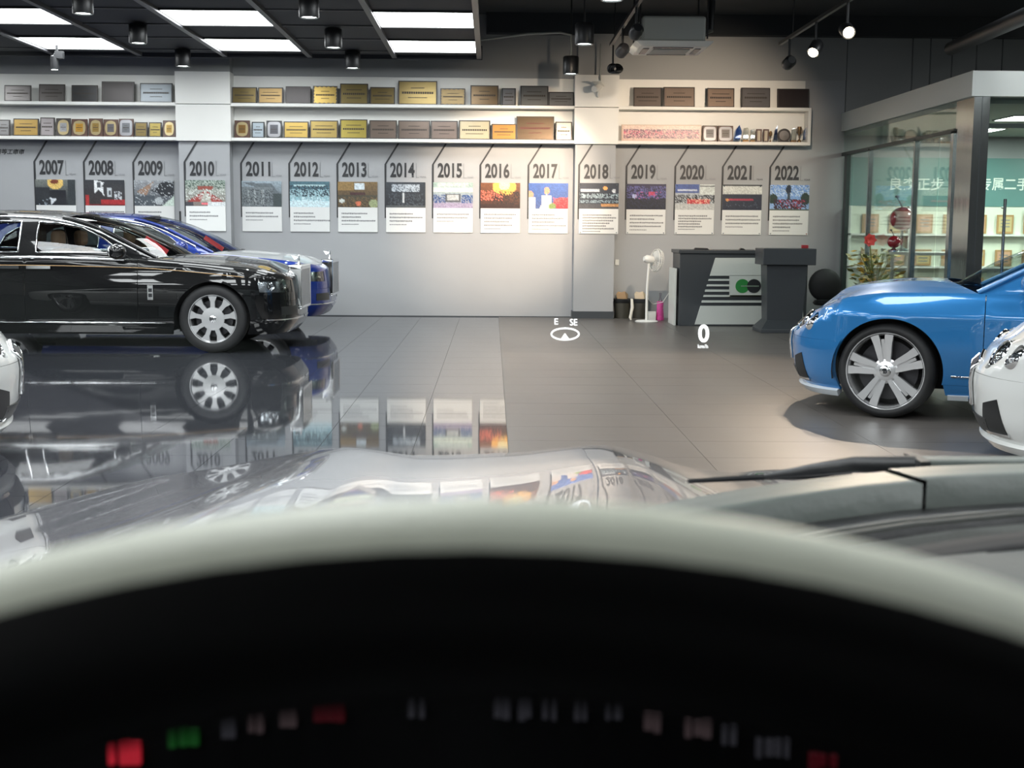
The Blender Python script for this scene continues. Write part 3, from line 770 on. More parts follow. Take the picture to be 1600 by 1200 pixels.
# trophies
CRY = {'blue': glass('blue_crystal', (0.30, 0.48, 0.80, 1), 0.02, boost=1.5, base=0.1), 'clear': glass('clear_crystal', (0.90, 0.90, 0.86, 1), 0.02, boost=1.6, base=0.12), 'navy': glass('navy_crystal', (0.10, 0.2, 0.42, 1), 0.02, boost=1.5, base=0.1)}
bronze = mat('antique_bronze', srgb(120, 92, 60), 0.3, metal=0.8)
def trophy(px, hpx, wpx, kind, label):
    Y = 19.83; x = onY(px, 207, Y).x; w = wpx*0.0099; h = hpx*0.0099
    o = empty('trophy', (x, Y, LO+0.001))
    if kind in ('blue', 'navy', 'clear'):
        MB().box(-w*0.45, w*0.45, -0.03, 0.03, 0, h*0.16).build('base', CRY['clear'] if kind != 'clear' else bronze, o, bevel=0.004)
        pts = {'blue': [(-.4,.16),(.3,.16),(.45,.6),(.15,1),(-.2,.75)], 'navy': [(-.3,.16),(.4,.16),(.42,1),(-.1,.7)], 'clear': [(-.36,.16),(.36,.16),(.42,.85),(.2,1),(-.3,.95)]}[kind]
        MB().prism([(p[0]*w, p[1]*h) for p in pts], lambda p: (p[0], -0.018, p[1]), lambda p: (p[0], 0.018, p[1])).build('crystal', CRY[kind], o)
    elif kind == 'book':
        MB().box(-w/2, w/2, -0.01, 0.02, 0, h).build('frame', FRAME['brown'], o, bevel=0.006)
        MB().box(-w*0.28, w*0.22, -0.014, -0.01, h*0.1, h*0.88).build('plate', pmat((230, 214, 186), 0.1), o)
    elif kind == 'disc':
        MB().lathe([(0, -0.012), (w*0.38, -0.012), (w*0.42, -0.02), (w*0.5, -0.02), (w*0.5, 0.01), (0, 0.01)], 32, (0, 0, w*0.5), 'y').build('rim', FRAME['dark'], o, 40)
        MB().lathe([(0, -0.016), (w*0.36, -0.014)], 28, (0, 0, w*0.5), 'y', cap=False).build('plate', pmat((150, 140, 132), 0.7), o)
        MB().box(-w*0.4, w*0.4, -0.03, 0.03, 0, 0.02).build('stand', FRAME['dark'], o)
    elif kind == 'cup':
        MB().lathe([(0, 0), (w*0.4, 0), (w*0.4, h*0.12), (w*0.1, h*0.2), (w*0.1, h*0.4), (w*0.35, h*0.6), (w*0.42, h), (w*0.36, h), (0, h*0.55)], 20).build('cup', bronze, o, 40)
        for s in (-1, 1):
            MB().tube([(s*w*0.38, 0, h*0.9), (s*w*0.55, 0, h*0.85), (s*w*0.5, 0, h*0.6), (s*w*0.32, 0, h*0.6)], 0.006, 6).build('handle', bronze, o, 60)
    tag(o, label, 'trophy', 'trophies on the right wall shelf')
for a in ((1153, 26, 13, 'blue', 'pale blue crystal trophy beside the round-cornered plaques'), (1165, 22, 11, 'clear', 'clear crystal trophy right of the pale blue one'),
          (1176, 20, 9, 'clear', 'clear crystal trophy left of the small brown frames'), (1186, 20, 9, 'book', 'narrow brown frame with a white plate, left of a pair'),
          (1197, 20, 9, 'book', 'narrow brown frame with a white plate, right of a pair'), (1204, 17, 4, 'cup', 'small bronze cup trophy behind the narrow frames'),
          (1211, 26, 8, 'navy', 'dark blue crystal trophy left of the round plate'), (1225, 20, 21, 'disc', 'round brown commemorative plate on the trophy shelf'),
          (1240, 22, 10, 'clear', 'clear crystal trophy right of the round plate'), (1249, 24, 8, 'cup', 'bronze cup trophy near the right end of the shelf'), (1257, 26, 9, 'navy', 'dark blue crystal shard at the right end of the shelf')):
    trophy(*a)

# ------------------------------------------------------------------ reception desk, lectern, fan and small things
DG = mat('anthracite_laminate', srgb(56, 60, 64), 0.42, noise=0.04)
DW = mat('white_gloss_panel', srgb(214, 218, 212), 0.3)
GREEN = mat('green_print', srgb(48, 140, 66), 0.4)
DYF = 18.3
def dX(px): return onY(px, 450, DYF).x
xa, xb = dX(1062), dX(1262); dz = onY(1150, 391, DYF).z
o = empty('reception_desk', ((xa+xb)/2, DYF, 0)); cx = (xa+xb)/2
MB().box(xa-cx, xb-cx, 0.03, 0.75, 0, dz-0.05).build('body', DG, o, bevel=0.006)
MB().box(xa-cx-0.02, xb-cx+0.02, 0.0, 0.8, dz-0.05, dz).build('counter_top', DG, o, bevel=0.006)
MB().box(xa-cx-0.06, xa-cx-0.03, 0.1, 0.7, 0, 0.82).build('side_board', DW, o, bevel=0.004)
def dpt(px, py): p = onY(px, py, DYF); return (p.x-cx, p.z)
dfront = lambda d: (lambda p: (p[0], 0.03-d, max(p[1], 0.005)))
# the white splayed front: top piece, stripes, bottom piece
def edge(py): return 1118+(1086-1118)*(py-403)/(506-403)      # left slanting edge in photo pixels
def piece(name, y0, y1, xr, m=DW, d=0.03, xl=None):
    MB().prism([dpt(xl or edge(y0), y0), dpt(xr, y0), dpt(xr, y1), dpt(xl or edge(y1), y1)], dfront(0.0), dfront(d)).build(name, m, o, bevel=0.002)
piece('front_panel', 403, 431, 1255)
for y0, y1, xr in ((436, 439, 1140), (444.5, 447.5, 1140), (452.5, 456, 1140), (461, 464, 1255), (469.5, 473, 1255)): piece('stripe', y0, y1, xr)
piece('front_panel', 430, 464, 1255, xl=1140)
piece('front_panel', 478, 507, 1255)
for px, m, d, nm in ((1160, GREEN, 0.034, 'logo_disc'), (1178, M['ink'], 0.036, 'logo_disc')):
    q = dpt(px, 447); MB().lathe([(0, -d), (0.1, -d), (0.1, -0.028)], 32, (q[0], 0.03, q[1]), 'y').build(nm, m, o)
q = dpt(1172, 447)
lg = MB()
for i in range(14): lg.box(q[0]-0.13+i*0.0185, q[0]-0.117+i*0.0185, 0.03-0.0385, 0.03-0.0365, q[1]-0.008, q[1]+0.008)
lg.build('logo_lettering', mat('pale_print', srgb(150, 170, 150), 0.5), o)
tag(o, 'wide anthracite reception desk with a striped white front and two-disc logo', 'desk')
for px, w, lab in ((1098, 0.22, 'low black object lying on the left of the desk top'), (1162, 0.09, 'small black object on the desk top near the lectern')):
    b = MB().prism([(-w/2, 0), (w/2, 0), (w/2-0.03, 0.025), (-w/2+0.02, 0.03)], lambda p: (p[0], -0.05, p[1]), lambda p: (p[0], 0.05, p[1])).build('desk_item', M['black_plastic'], None, bevel=0.005, loc=(dX(px), DYF+0.2, dz))
    tag(b, lab, 'desk item')
# lectern
LY = 17.4
def lpt(px, py): p = onY(px, py, LY); return p.x, p.z
lx, lz = lpt(1228, 388)
o = empty('lectern', (lx, LY, 0))
hw = 41*LY/FPX
MB().box(-hw, hw, -0.25, 0.3, lz-0.22, lz).build('top', DG, o, bevel=0.008)
MB().prism([(-0.26, 0.16), (0.22, 0.16), (0.265, lz-0.22), (-0.29, lz-0.22)], lambda p: (p[0], -0.14-0.04*p[1], p[1]), lambda p: (p[0], 0.2+0.02*p[1], p[1])).build('column', DG, o, bevel=0.006)
MB().add([(-0.36,-0.28,0),(0.28,-0.28,0),(0.28,0.32,0),(-0.36,0.32,0),(-0.36,-0.28,0.05),(0.28,-0.28,0.05),(0.28,0.32,0.05),(-0.36,0.32,0.05),(-0.26,-0.15,0.17),(0.22,-0.15,0.17),(0.22,0.2,0.17),(-0.26,0.2,0.17)],
         [(0,3,2,1),(0,1,5,4),(1,2,6,5),(2,3,7,6),(3,0,4,7),(4,5,9,8),(5,6,10,9),(6,7,11,10),(7,4,8,11),(8,9,10,11)]).build('foot', DG, o, bevel=0.005)
tag(o, 'dark grey lectern with a flared foot standing before the reception desk', 'lectern')
b = MB().box(-0.045, 0.045, -0.03, 0.03, 0, 0.045).build('red_box', mat('red_plastic', srgb(170, 40, 48), 0.4), None, bevel=0.008, loc=(lx+0.28, LY+0.1, lz)); tag(b, 'small red box lying on the lectern top', 'box')
# black rounded chair back behind the lectern
o = empty('office_chair', (dX(1270)+0.30, 18.75, 0))
MB().lathe([(0, 0.0), (0.19, 0.0), (0.24, 0.025), (0.24, 0.06), (0.19, 0.085), (0, 0.085)], 28, (0, 0, 0.58), 'y').build('backrest', M['black_plastic'], o, 50)
MB().lathe([(0, 0.3), (0.2, 0.3), (0.23, 0.33), (0.2, 0.37), (0, 0.37)], 24, (0, -0.2, 0)).build('seat', M['black_plastic'], o, 50)
MB().tube([(0, -0.2, 0.04), (0, -0.2, 0.31)], 0.025, 10).build('post', M['black_metal'], o)
for k in range(5):
    a = 2*PI*k/5; MB().tube([(0, -0.2, 0.07), (0.24*math.cos(a), -0.2+0.24*math.sin(a), 0.025)], 0.018, 8).build('foot', M['black_metal'], o)
tag(o, 'black round-backed chair half hidden between the desk and the glass office', 'chair')

# standing fan
FY = onZ(1010, 503, 0).y; fx = onZ(1010, 503, 0).x
o = empty('standing_fan', (fx, FY, 0))
wp = M['white_plastic']
MB().lathe([(0, 0), (0.17, 0), (0.175, 0.012), (0.15, 0.025), (0.03, 0.032), (0, 0.032)], 32).build('base', wp, o, 50)
fz = onY(1010, 405, FY).z
MB().tube([(0, 0, 0.02), (0.0, 0, 0.5), (0.02, 0, fz-0.06)], [0.02, 0.019, 0.017], 14).build('pole', wp, o, 60)
hd = Matrix.Translation((0.0, 0, fz)) @ Matrix.Rotation(math.radians(20), 4, 'Z') @ Matrix.Rotation(math.radians(8), 4, 'Y')
MB().lathe([(0, -0.06), (0.035, -0.06), (0.045, -0.04), (0.06, -0.02), (0.06, 0.06), (0.05, 0.09), (0, 0.09)], 20, axis='x').xf(hd).build('motor', wp, o, 40)
g = MB()
for k in range(28):
    a = 2*PI*k/28
    P = lambda r, h: (h, r*math.cos(a), r*math.sin(a))
    g.tube([P(0.04, 0.1), P(0.12, 0.105), P(0.165, 0.125), P(0.17, 0.15), P(0.165, 0.18), P(0.1, 0.2), P(0.03, 0.205)], 0.0022, 4)
g.xf(hd).build('guard', wp, o)
for h, r in ((0.15, 0.172), (0.118, 0.16), (0.185, 0.158)):
    MB().tube([(h, r*math.cos(2*PI*i/32), r*math.sin(2*PI*i/32)) for i in range(32)], 0.006, 6, closed=True).xf(hd).build('guard_ring', wp, o, 60)
for k in range(5):
    a0 = 2*PI*k/5
    MB().grid(lambda u, v: (0.14+0.03*(v-0.5), (0.03+0.12*u)*math.cos(a0+(v-0.5)*0.9), (0.03+0.12*u)*math.sin(a0+(v-0.5)*0.9)), 4, 4).xf(hd).build('blade', wp, o, 60)
tag(o, 'white standing fan with its head turned to the desk', 'fan')
cord = MB().tube([(fx+0.02, FY+0.05, 0.35), (fx+0.12, FY+0.25, 0.25), (fx+0.28, FY+0.3, 0.28), (fx+0.5, FY+0.4, 0.6), (fx+0.55, FY+0.45, 0.95)], 0.006, 6).build('fan_cord', wp, None, 60)
tag(cord, 'thin white cord looping from the fan to the desk', 'cord')

# waste bins with bags
def bin_(px, lab, bag):
    p = onZ(px, 497, 0); o = empty('waste_bin', (p.x, p.y, 0))
    MB().lathe([(0, 0), (0.11, 0), (0.125, 0.28), (0.135, 0.29), (0.13, 0.30), (0.118, 0.29), (0.10, 0.02), (0, 0.02)], 24).build('body', mat('dark_bin', srgb(58, 56, 48), 0.5), o, 40)
    MB().lathe([(0.126, 0.24), (0.138, 0.27), (0.14, 0.30), (0.12, 0.305)], 24, cap=False).build('liner', M['black_plastic'], o, 50)
    tag(o, lab, 'bin', 'two dark waste bins by the fan')
    q = MB(); c = Vector((p.x, p.y, 0.25))
    q.add([c+Vector(v) for v in ((-.08,-.05,0),(.07,-.05,0),(.07,.05,0),(-.08,.05,0),(-.1,-.04,.13),(.03,-.05,.17),(.09,.05,.12),(-.06,.06,.16))], [(0,3,2,1),(4,5,6,7),(0,1,5,4),(1,2,6,5),(2,3,7,6),(3,0,4,7)])
    b = q.build('paper_bag', mat(bag[0], bag[1], 0.7), None); tag(b, bag[2], 'bag')
bin_(972, 'dark waste bin closest to the pier, a brown bag in it', ('kraft_paper', srgb(186, 150, 110), 'crumpled brown paper bag in the bin closest to the pier'))
bin_(1000, 'dark waste bin directly behind the fan pole', ('pale_paper', srgb(214, 196, 170), 'crumpled pale paper bag in the bin behind the fan pole'))
p = onZ(985, 500, 0)
b = MB().tube([(p.x, p.y-0.14, 0.33), (p.x+0.01, p.y-0.15, 0.2), (p.x-0.02, p.y-0.16, 0.05), (p.x-0.01, p.y-0.17, 0.01)], [0.02, 0.024, 0.022, 0.012], 8).build('white_cloth', mat('white_cloth', srgb(226, 222, 210), 0.8), None, 60); tag(b, 'narrow white cloth hanging over the front of the bins', 'cloth')
p = onZ(1018, 500, 0)
b = MB().box(-0.06, 0.06, -0.05, 0.05, 0, 0.13).box(-0.045, 0.045, -0.052, -0.05, 0.03, 0.1, 0).build('white_carton', M['white_plastic'], None, bevel=0.012, loc=(p.x, p.y, 0)); tag(b, 'small white carton on the floor beside the pink sleeve', 'carton')
p = onZ(1031, 500, 0)
o = empty('pink_umbrella_sleeve', (p.x, p.y, 0))
MB().lathe([(0, 0), (0.06, 0), (0.062, 0.03), (0.05, 0.18), (0.052, 0.27), (0.045, 0.285), (0, 0.285)], 20).build('body', mat('pink_print', srgb(206, 70, 150), 0.45, noise=0.5, nscale=30), o, 40)
MB().lathe([(0.025, 0.285), (0.012, 0.35), (0.018, 0.41), (0.0, 0.42)], 12).build('neck', glass('bottle_plastic', (0.9, 0.85, 0.9, 1), 0.05, boost=1.5), o, 50)
tag(o, 'tall pink bottle standing on the floor between fan and desk', 'bottle')
sk = MB().box(-0.03, 0.03, -0.02, 0, -0.045, 0.045).build('wall_socket', M['white_plastic'], None, bevel=0.006, loc=onY(964, 410, WY-0.001)); tag(sk, 'small white socket on the wall right of the second pier', 'socket')

# ------------------------------------------------------------------ glass office on the right
GX = 5.43; GF = 14.6; Z1, Z2, ZD = 2.89, 3.17, 2.55
FW = mat('white_fascia', srgb(212, 216, 212), 0.35)
tr3 = struct(MB().box(GX-0.05, 11.9, GF-0.02, WY, Z1, Z2).build('trim_3', FW))
struct(MB().box(5.42, 5.6, GF, GF+0.55, 0, Z1).build('trim_4', M['steel']))
MB().box(5.508, 5.512, GF-0.002, GF, 0, Z1).build('seam', M['base_dark'], bpy.data.objects['trim_4'])
dk = mat('dark_green_frame', srgb(44, 54, 52), 0.4, metal=0.3)
w1 = struct(MB().box(GX-0.03, GX+0.03, GF+0.55, WY, ZD-0.03, ZD+0.02).box(GX-0.03, GX+0.03, GF+0.55, WY, 0, 0.06).build('window_2', dk))
ys = [GF+0.55, 15.7, 16.55, 18.55, 19.45, WY]
for a, b in zip(ys, ys[1:]):
    MB().box(GX-0.005, GX+0.005, a+0.01, b-0.01, 0.06, ZD-0.03).build('pane', M['glass_clear'], w1)
MB().box(GX-0.005, GX+0.005, GF+0.56, WY-0.01, ZD+0.02, Z1).build('pane', M['glass_clear'], w1)
for y, wdt in ((16.55, 0.03), (18.55, 0.02), (19.75, 0.07), (15.2, 0.05)):
    MB().box(GX-0.03, GX+0.03, y-wdt, y+wdt, 0.0, ZD).build('post', dk if y > 19 else M['steel'], w1)
w2 = struct(MB().box(5.6, 11.9, GF+0.1, GF+0.16, ZD-0.0, ZD+0.05).build('window_3', dk))
MB().box(5.6, 11.9, GF+0.125, GF+0.135, ZD+0.05, Z1).build('pane', M['glass_clear'], w2)
for a, b in ((5.6, 6.9), (6.92, 8.4), (8.42, 9.9), (9.92, 11.9)):
    MB().box(a+0.01, b-0.01, GF+0.125, GF+0.135, 0.02, ZD).build('pane', M['glass_clear'], w2)
hx = onY(1566, 350, GF+0.1).x
MB().tube([(hx, GF+0.05, 0.75), (hx, GF+0.05, 1.75)], 0.018, 12).tube([(hx, GF+0.05, 0.85), (hx, GF+0.13, 0.85)], 0.012, 8).tube([(hx, GF+0.05, 1.65), (hx, GF+0.13, 1.65)], 0.012, 8).build('handle', M['chrome'], w2, 50)
di2_me = di_me.copy(); di2_me.materials.clear(); di2_me.materials.append(mat('office_fill_diffuser', (1, 1, 1, 1), 0.5, emit=(0.93, 1.0, 0.93, 1), estr=60.0))
# inside: ceiling, display wall
struct(MB().box(GX, 11.9, GF+0.2, WY, Z1-0.06, Z1-0.001).build('ceiling_office', mat('office_ceiling', srgb(150, 158, 152), 0.8)))
for k, (lx_, ly_) in enumerate(((6.9, 18.6), (6.9, 16.6), (9.2, 18.2))):  # light panels added to brighten the office and its display wall
    o = empty('ceiling_light', (lx_, ly_, Z1-0.075)); o.scale = (0.6, 0.6, 0.3)
    obj('frame', fr_me, o); obj('diffuser', di2_me, o)
    tag(o, 'small square light panel added inside the glass office, %s' % ('above the display wall' if k == 0 else 'near the glass' if k == 1 else 'towards the right wall'), 'ceiling light')
TEAL = mat('teal_sign_board', srgb(96, 136, 134), 0.4, noise=0.1, nscale=1.5)
o = empty('display_wall', (7.6, WY-0.02, 0))
MB().box(-2.1, 2.6, -0.05, 0.0, 0.05, 1.76).build('rack', mat('white_rack', srgb(220, 226, 210), 0.5), o)
MB().box(-2.1, 2.6, -0.06, 0.0, 1.76, 2.5).build('sign_board', TEAL, o)
SW = mat('white_sign_letters', srgb(225, 235, 228), 0.4)
def dtx(body, px0, px1, y0, y1):
    a = onY(px0, y0, WY-0.09); b = onY(px1, y1, WY-0.09)
    wall_text('sign_lettering', body, abs(b.x-a.x), abs(a.z-b.z), SW, o, ((a.x+b.x)/2-7.6, -0.065, (a.z+b.z)/2), bold=0.015)
dtx('良森正步', 1391, 1474, 277, 298); dtx('专属二手', 1532, 1607, 277, 298)
for z in (1.32, 0.82, 0.35): MB().box(-2.1, 2.6, -0.16, -0.05, z-0.015, z+0.015).build('shelf_board', M['white_panel'], o)
for i in range(6): MB().box(-2.1+i*0.93, -2.06+i*0.93, -0.16, -0.05, 0.05, 1.76).build('divider', M['white_panel'], o)
tag(o, 'white display wall with a teal lettered sign board inside the glass office', 'display wall')
pk = [mat('pink_certificate', srgb(206, 160, 132), 0.5), mat('tan_certificate', srgb(200, 180, 130), 0.5)]
rown = ['top', 'middle', 'bottom']
for r, z in enumerate((1.345, 0.845, 0.375)):
    for c in range(9):
        x = 5.86+c*0.42
        q = empty('framed_certificate', (x, WY-0.1, z)); hh = 0.29 if r != 1 else 0.25
        MB().box(-0.13, 0.13, -0.01, 0.01, 0, hh).build('frame', mat('certificate_frame', srgb(176, 140, 96), 0.4) if c == 0 and r == 0 else bpy.data.materials['certificate_frame'], q, bevel=0.003)
        MB().box(-0.1, 0.1, -0.013, -0.01, 0.03, hh-0.03).build('sheet', pk[(r+c) % 2], q)
        for i in range(3): MB().box(-0.07, 0.07, -0.0145, -0.013, hh-0.09-i*0.05, hh-0.075-i*0.05).build('text_line', M['ink_grey'], q)
        tag(q, 'framed certificate inside the glass office, %s row, %s from left' % (rown[r], ORD[c]), 'certificate', 'certificates on the office display wall')
# red cherry ornaments on a pedestal
CH = mat('cherry_red_lacquer', srgb(140, 20, 34), 0.15, coat=0.8)
def cherry(px, py, Y, rpx, label, base):
    p = onY(px, py, Y); r = rpx*Y/FPX
    o = empty('cherry_ornament', (p.x, p.y, base))
    z = p.z-base
    MB().ball((0, 0, z), r, 28, 16, sc=(1, 1, 0.94)).build('fruit', CH, o, 60)
    MB().tube([(0, 0, z+r*0.8), (-r*0.25, 0, z+r*1.3), (-r*0.5, 0, z+r*1.7)], [r*0.06, r*0.05, r*0.05], 8).build('stalk', M['black_metal'], o, 60)
    MB().ball((-r*0.5, 0, z+r*1.75), r*0.2, 10, 6, sc=(1, .3, .6)).build('leaf', M['black_metal'], o, 60)
    if z-r > 0.01: MB().lathe([(r*0.8, 0), (r*0.8, 0.02), (0.02, 0.05), (0.02, z-r*0.8)], 16).build('stand', M['chrome'], o, 40)
    tag(o, label, 'ornament', 'red cherry ornaments in the office')
sh = empty('console_table', (5.97, 17.25, 0))
MB().box(-0.5, 0.5, -0.4, 0.4, 1.06, 1.10).build('top', M['white_panel'], sh, bevel=0.005)
for sx in (-0.46, 0.46):
    for sy in (-0.36, 0.36): MB().box(sx-0.02, sx+0.02, sy-0.02, sy+0.02, 0, 1.06).build('leg', M['white_panel'], sh)
tag(sh, 'tall narrow white table inside the glass office carrying red ornaments', 'table')
cherry(1410, 342, 17.4, 19.5, 'large glossy red cherry ornament behind the glass', 1.10)
cherry(1397, 378, 17.05, 10.5, 'small glossy red cherry ornament below the large one', 1.10)
# flower arrangement
FYY = 18.35; fp = onY(1368, 430, FYY)
o = empty('flower_arrangement', (fp.x, FYY, 0))
MB().lathe([(0, 0), (0.12, 0), (0.16, 0.15), (0.13, 0.4), (0.09, 0.46), (0.11, 0.5), (0.09, 0.5), (0, 0.44)], 24).build('vase', mat('ceramic_vase', srgb(196, 190, 160), 0.25), o, 40)
rnd = random.Random(3)
leafm = [mat('yellow_leaf', srgb(200, 160, 60), 0.6), mat('olive_leaf', srgb(104, 112, 54), 0.6), mat('cream_leaf', srgb(206, 200, 150), 0.6)]
for k in range(190):
    a = rnd.uniform(0, 2*PI); rr = rnd.uniform(0.02, 0.36); z = 0.42+rnd.uniform(0, 0.68)
    c = Vector((rr*math.cos(a), rr*math.sin(a)*0.6, z)); d = Vector((math.cos(a), math.sin(a), rnd.uniform(-.2, .8))).normalized(); s = d.cross(Vector((rnd.uniform(-1, 1), rnd.uniform(-1, 1), 1))).normalized()
    L = rnd.uniform(0.07, 0.15); wd = L*0.32
    MB().add([c, c+d*L*.5+s*wd, c+d*L, c+d*L*.5-s*wd, c+d*L*.5+d.cross(s)*0.012], [(0,1,4),(1,2,4),(2,3,4),(3,0,4)]).build('leaf', leafm[k % 3], o)
for k in range(14):
    a = rnd.uniform(0, 2*PI); MB().tube([(0, 0, 0.44), (0.1*math.cos(a), 0.08*math.sin(a), 0.75), (0.25*math.cos(a), 0.16*math.sin(a), 1.05)], 0.006, 5).build('stem', leafm[1], o)
petm = mat('coral_petal', srgb(236, 84, 78), 0.5)
fl = onY(1359, 375, FYY-0.2); fc = Vector((fl.x-fp.x, -0.2, fl.z))
MB().tube([(0, 0, 0.44), (fc.x*0.5, -0.1, 0.8), fc], 0.008, 6).build('stem', leafm[1], o)
for k in range(14):
    a = 2*PI*k/7+(0.4 if k > 6 else 0); R = 0.10 if k < 7 else 0.065
    d = Vector((math.cos(a), -0.25 if k < 7 else -0.6, math.sin(a))).normalized(); s = d.cross(Vector((0, 1, 0))).normalized()
    MB().add([fc, fc+d*R*.6+s*R*.42, fc+d*R, fc+d*R*.6-s*R*.42], [(0,1,2),(0,2,3)]).build('petal', petm, o)
tag(o, 'vase of yellow foliage with one large coral flower inside the glass office', 'flowers')

# ------------------------------------------------------------------ cars
class Contour:
    """plan outline of half a car: nose centre -> corner -> side -> tail centre, by arc length"""
    def __init__(s, xn, xf, xr, xt, W, nf, nr, bulge=0.0):
        p = []
        for i in range(401):
            t = i/400*PI/2; p.append((xf+(xn-xf)*max(0, math.cos(t))**(2/nf), W*math.sin(t)**(2/nf)))
        n = 60
        for i in range(1, n): 
            x = xf+(xr-xf)*i/n; p.append((x, W+bulge*math.sin(PI*i/n)))
        for i in range(401):
            t = PI/2-i/400*PI/2; p.append((xr+(xt-xr)*max(0, math.cos(t))**(2/nr), W*math.sin(t)**(2/nr)))
        q = [p[0]]; 
        for a in p[1:]:
            if math.hypot(a[0]-q[-1][0], a[1]-q[-1][1]) > 1e-4: q.append(a)
        s.p = q; s.s = [0.0]
        for a, b in zip(q, q[1:]): s.s.append(s.s[-1]+math.hypot(b[0]-a[0], b[1]-a[1]))
        s.L = s.s[-1]
    def _at(s, d):
        d = max(0, min(s.L, d)); lo, hi = 0, len(s.s)-1
        while hi-lo > 1:
            m = (lo+hi)//2
            if s.s[m] <= d: lo = m
            else: hi = m
        t = (d-s.s[lo])/(s.s[hi]-s.s[lo])
        return s.p[lo][0]+(s.p[hi][0]-s.p[lo][0])*t, s.p[lo][1]+(s.p[hi][1]-s.p[lo][1])*t
    def at(s, d):
        x, y = s._at(d); a = s._at(d-0.03); b = s._at(d+0.03)
        if d < 0.03: a = (b[0], -b[1])
        if d > s.L-0.03: b = (a[0], -a[1])
        tx, ty = b[0]-a[0], b[1]-a[1]; l = math.hypot(tx, ty)
        return x, y, ty/l, -tx/l
    def of_x(s, x):
        lo, hi = 0, len(s.p)-1
        while hi-lo > 1:
            m = (lo+hi)//2
            if s.p[m][0] > x: lo = m
            else: hi = m
        t = (s.p[lo][0]-x)/max(1e-9, s.p[lo][0]-s.p[hi][0])
        return s.s[lo]+(s.s[hi]-s.s[lo])*t
    def of_y(s, y):
        for a, b, c, d in zip(s.p, s.p[1:], s.s, s.s[1:]):
            if b[1] >= y: return c+(d-c)*(y-a[1])/max(1e-9, b[1]-a[1])

def resample(loop, step):
    out = []
    for a, b in zip(loop, loop[1:]+loop[:1]):
        n = max(1, int(math.ceil(math.hypot(b[0]-a[0], b[1]-a[1])/step)))
        for i in range(n): out.append((a[0]+(b[0]-a[0])*i/n, a[1]+(b[1]-a[1])*i/n))
    return out
def inside(p, poly):
    r = False; x, y = p; n = len(poly); j = n-1
    for i in range(n):
        xi, yi = poly[i]; xj, yj = poly[j]
        if (yi > y) != (yj > y) and x < (xj-xi)*(y-yi)/(yj-yi)+xi: r = not r
        j = i
    return r
def skin_mesh(name, outline, holes, fn, step, mtl, ref, hem=0.018, out=0.0):
    """curved sheet: polygon (with holes) in a 2D chart, mapped by fn, with a turned-in edge"""
    loops = [resample(outline, step)]+[resample(h, step*0.6) for h in holes]
    pts = []; edges = []; lid = []
    for l in loops:
        b = len(pts); pts += l; n = len(l)
        edges += [(b+i, b+(i+1) % n) for i in range(n)]; lid.append((b, n))
    bset = {}
    for p in pts: bset.setdefault((int(p[0]//step), int(p[1]//step)), []).append(p)
    xs = [p[0] for p in loops[0]]; ys = [p[1] for p in loops[0]]
    x = min(xs)+step*0.5
    while x < max(xs):
        y = min(ys)+step*0.5
        while y < max(ys):
            q = (x, y)
            if inside(q, loops[0]) and not any(inside(q, h) for h in loops[1:]):
                cx, cy = int(x//step), int(y//step)
                near = any((x-p[0])**2+(y-p[1])**2 < (0.55*step)**2 for i in (-1,0,1) for j in (-1,0,1) for p in bset.get((cx+i, cy+j), ()))
                if not near: pts.append(q)
            y += step
        x += step
    vo, _, fo, _, _, _ = delaunay_2d_cdt([Vector(p) for p in pts], edges, [], 0, 1e-6)
    P2 = [(v.x, v.y) for v in vo]
    tris = []
    for f in fo:
        c = (sum(P2[i][0] for i in f)/len(f), sum(P2[i][1] for i in f)/len(f))
        if inside(c, loops[0]) and not any(inside(c, h) for h in loops[1:]): tris.append(list(f))
    pos = []; nor = []
    e = 0.012
    for (a, b) in P2:
        p = Vector(fn(a, b))
        n = (Vector(fn(a+e, b))-Vector(fn(a-e, b))).cross(Vector(fn(a, b+e))-Vector(fn(a, b-e)))
        if n.length < 1e-9: n = Vector(ref(p))
        n.normalize()
        if n.dot(Vector(ref(p))) < 0: n = -n
        pos.append(p+n*out); nor.append(n)
    nf = len(tris)
    fs = []
    for t in tris:
        g = (pos[t[1]]-pos[t[0]]).cross(pos[t[2]]-pos[t[0]])
        fs.append(t if g.dot(nor[t[0]]) > 0 else t[::-1])
    vs = [tuple(p) for p in pos]
    if hem > 0:
        cnt = {}
        for t in fs:
            for i in range(3):
                k = (t[i], t[(i+1) % 3]); cnt[k] = 1
        hm = {}
        for (a, b) in list(cnt):
            if (b, a) not in cnt:
                for q in (a, b):
                    if q not in hm:
                        hm[q] = (len(vs), len(vs)+1); vs.append(tuple(pos[q])); vs.append(tuple(pos[q]-nor[q]*hem))
                fs.append([hm[b][0], hm[a][0], hm[a][1], hm[b][1]])
    me = bpy.data.meshes.new(name); me.from_pydata(vs, [], fs); me.materials.append(mtl)
    me.shade_smooth(); me.set_sharp_from_angle(angle=math.radians(35))
    ln = []
    for p in me.polygons:
        for li in p.vertices:
            ln.append(tuple(nor[li]) if p.index < nf else (0, 0, 0))
    try: me.normals_split_custom_set(ln)
    except Exception: pass
    return me

def paint_mat(name, col, metal=0.0, rough=0.3, flake=0.0):
    return mat(name, col, rough, metal=metal, spec=0.1, coat=1.0, coat_rough=0.015, noise=flake, nscale=400)

def arc_pts(cx, cz, r, a0, a1, n=22):
    return [(cx+r*math.cos(math.radians(a0+(a1-a0)*i/n)), cz+r*math.sin(math.radians(a0+(a1-a0)*i/n))) for i in range(n+1)]

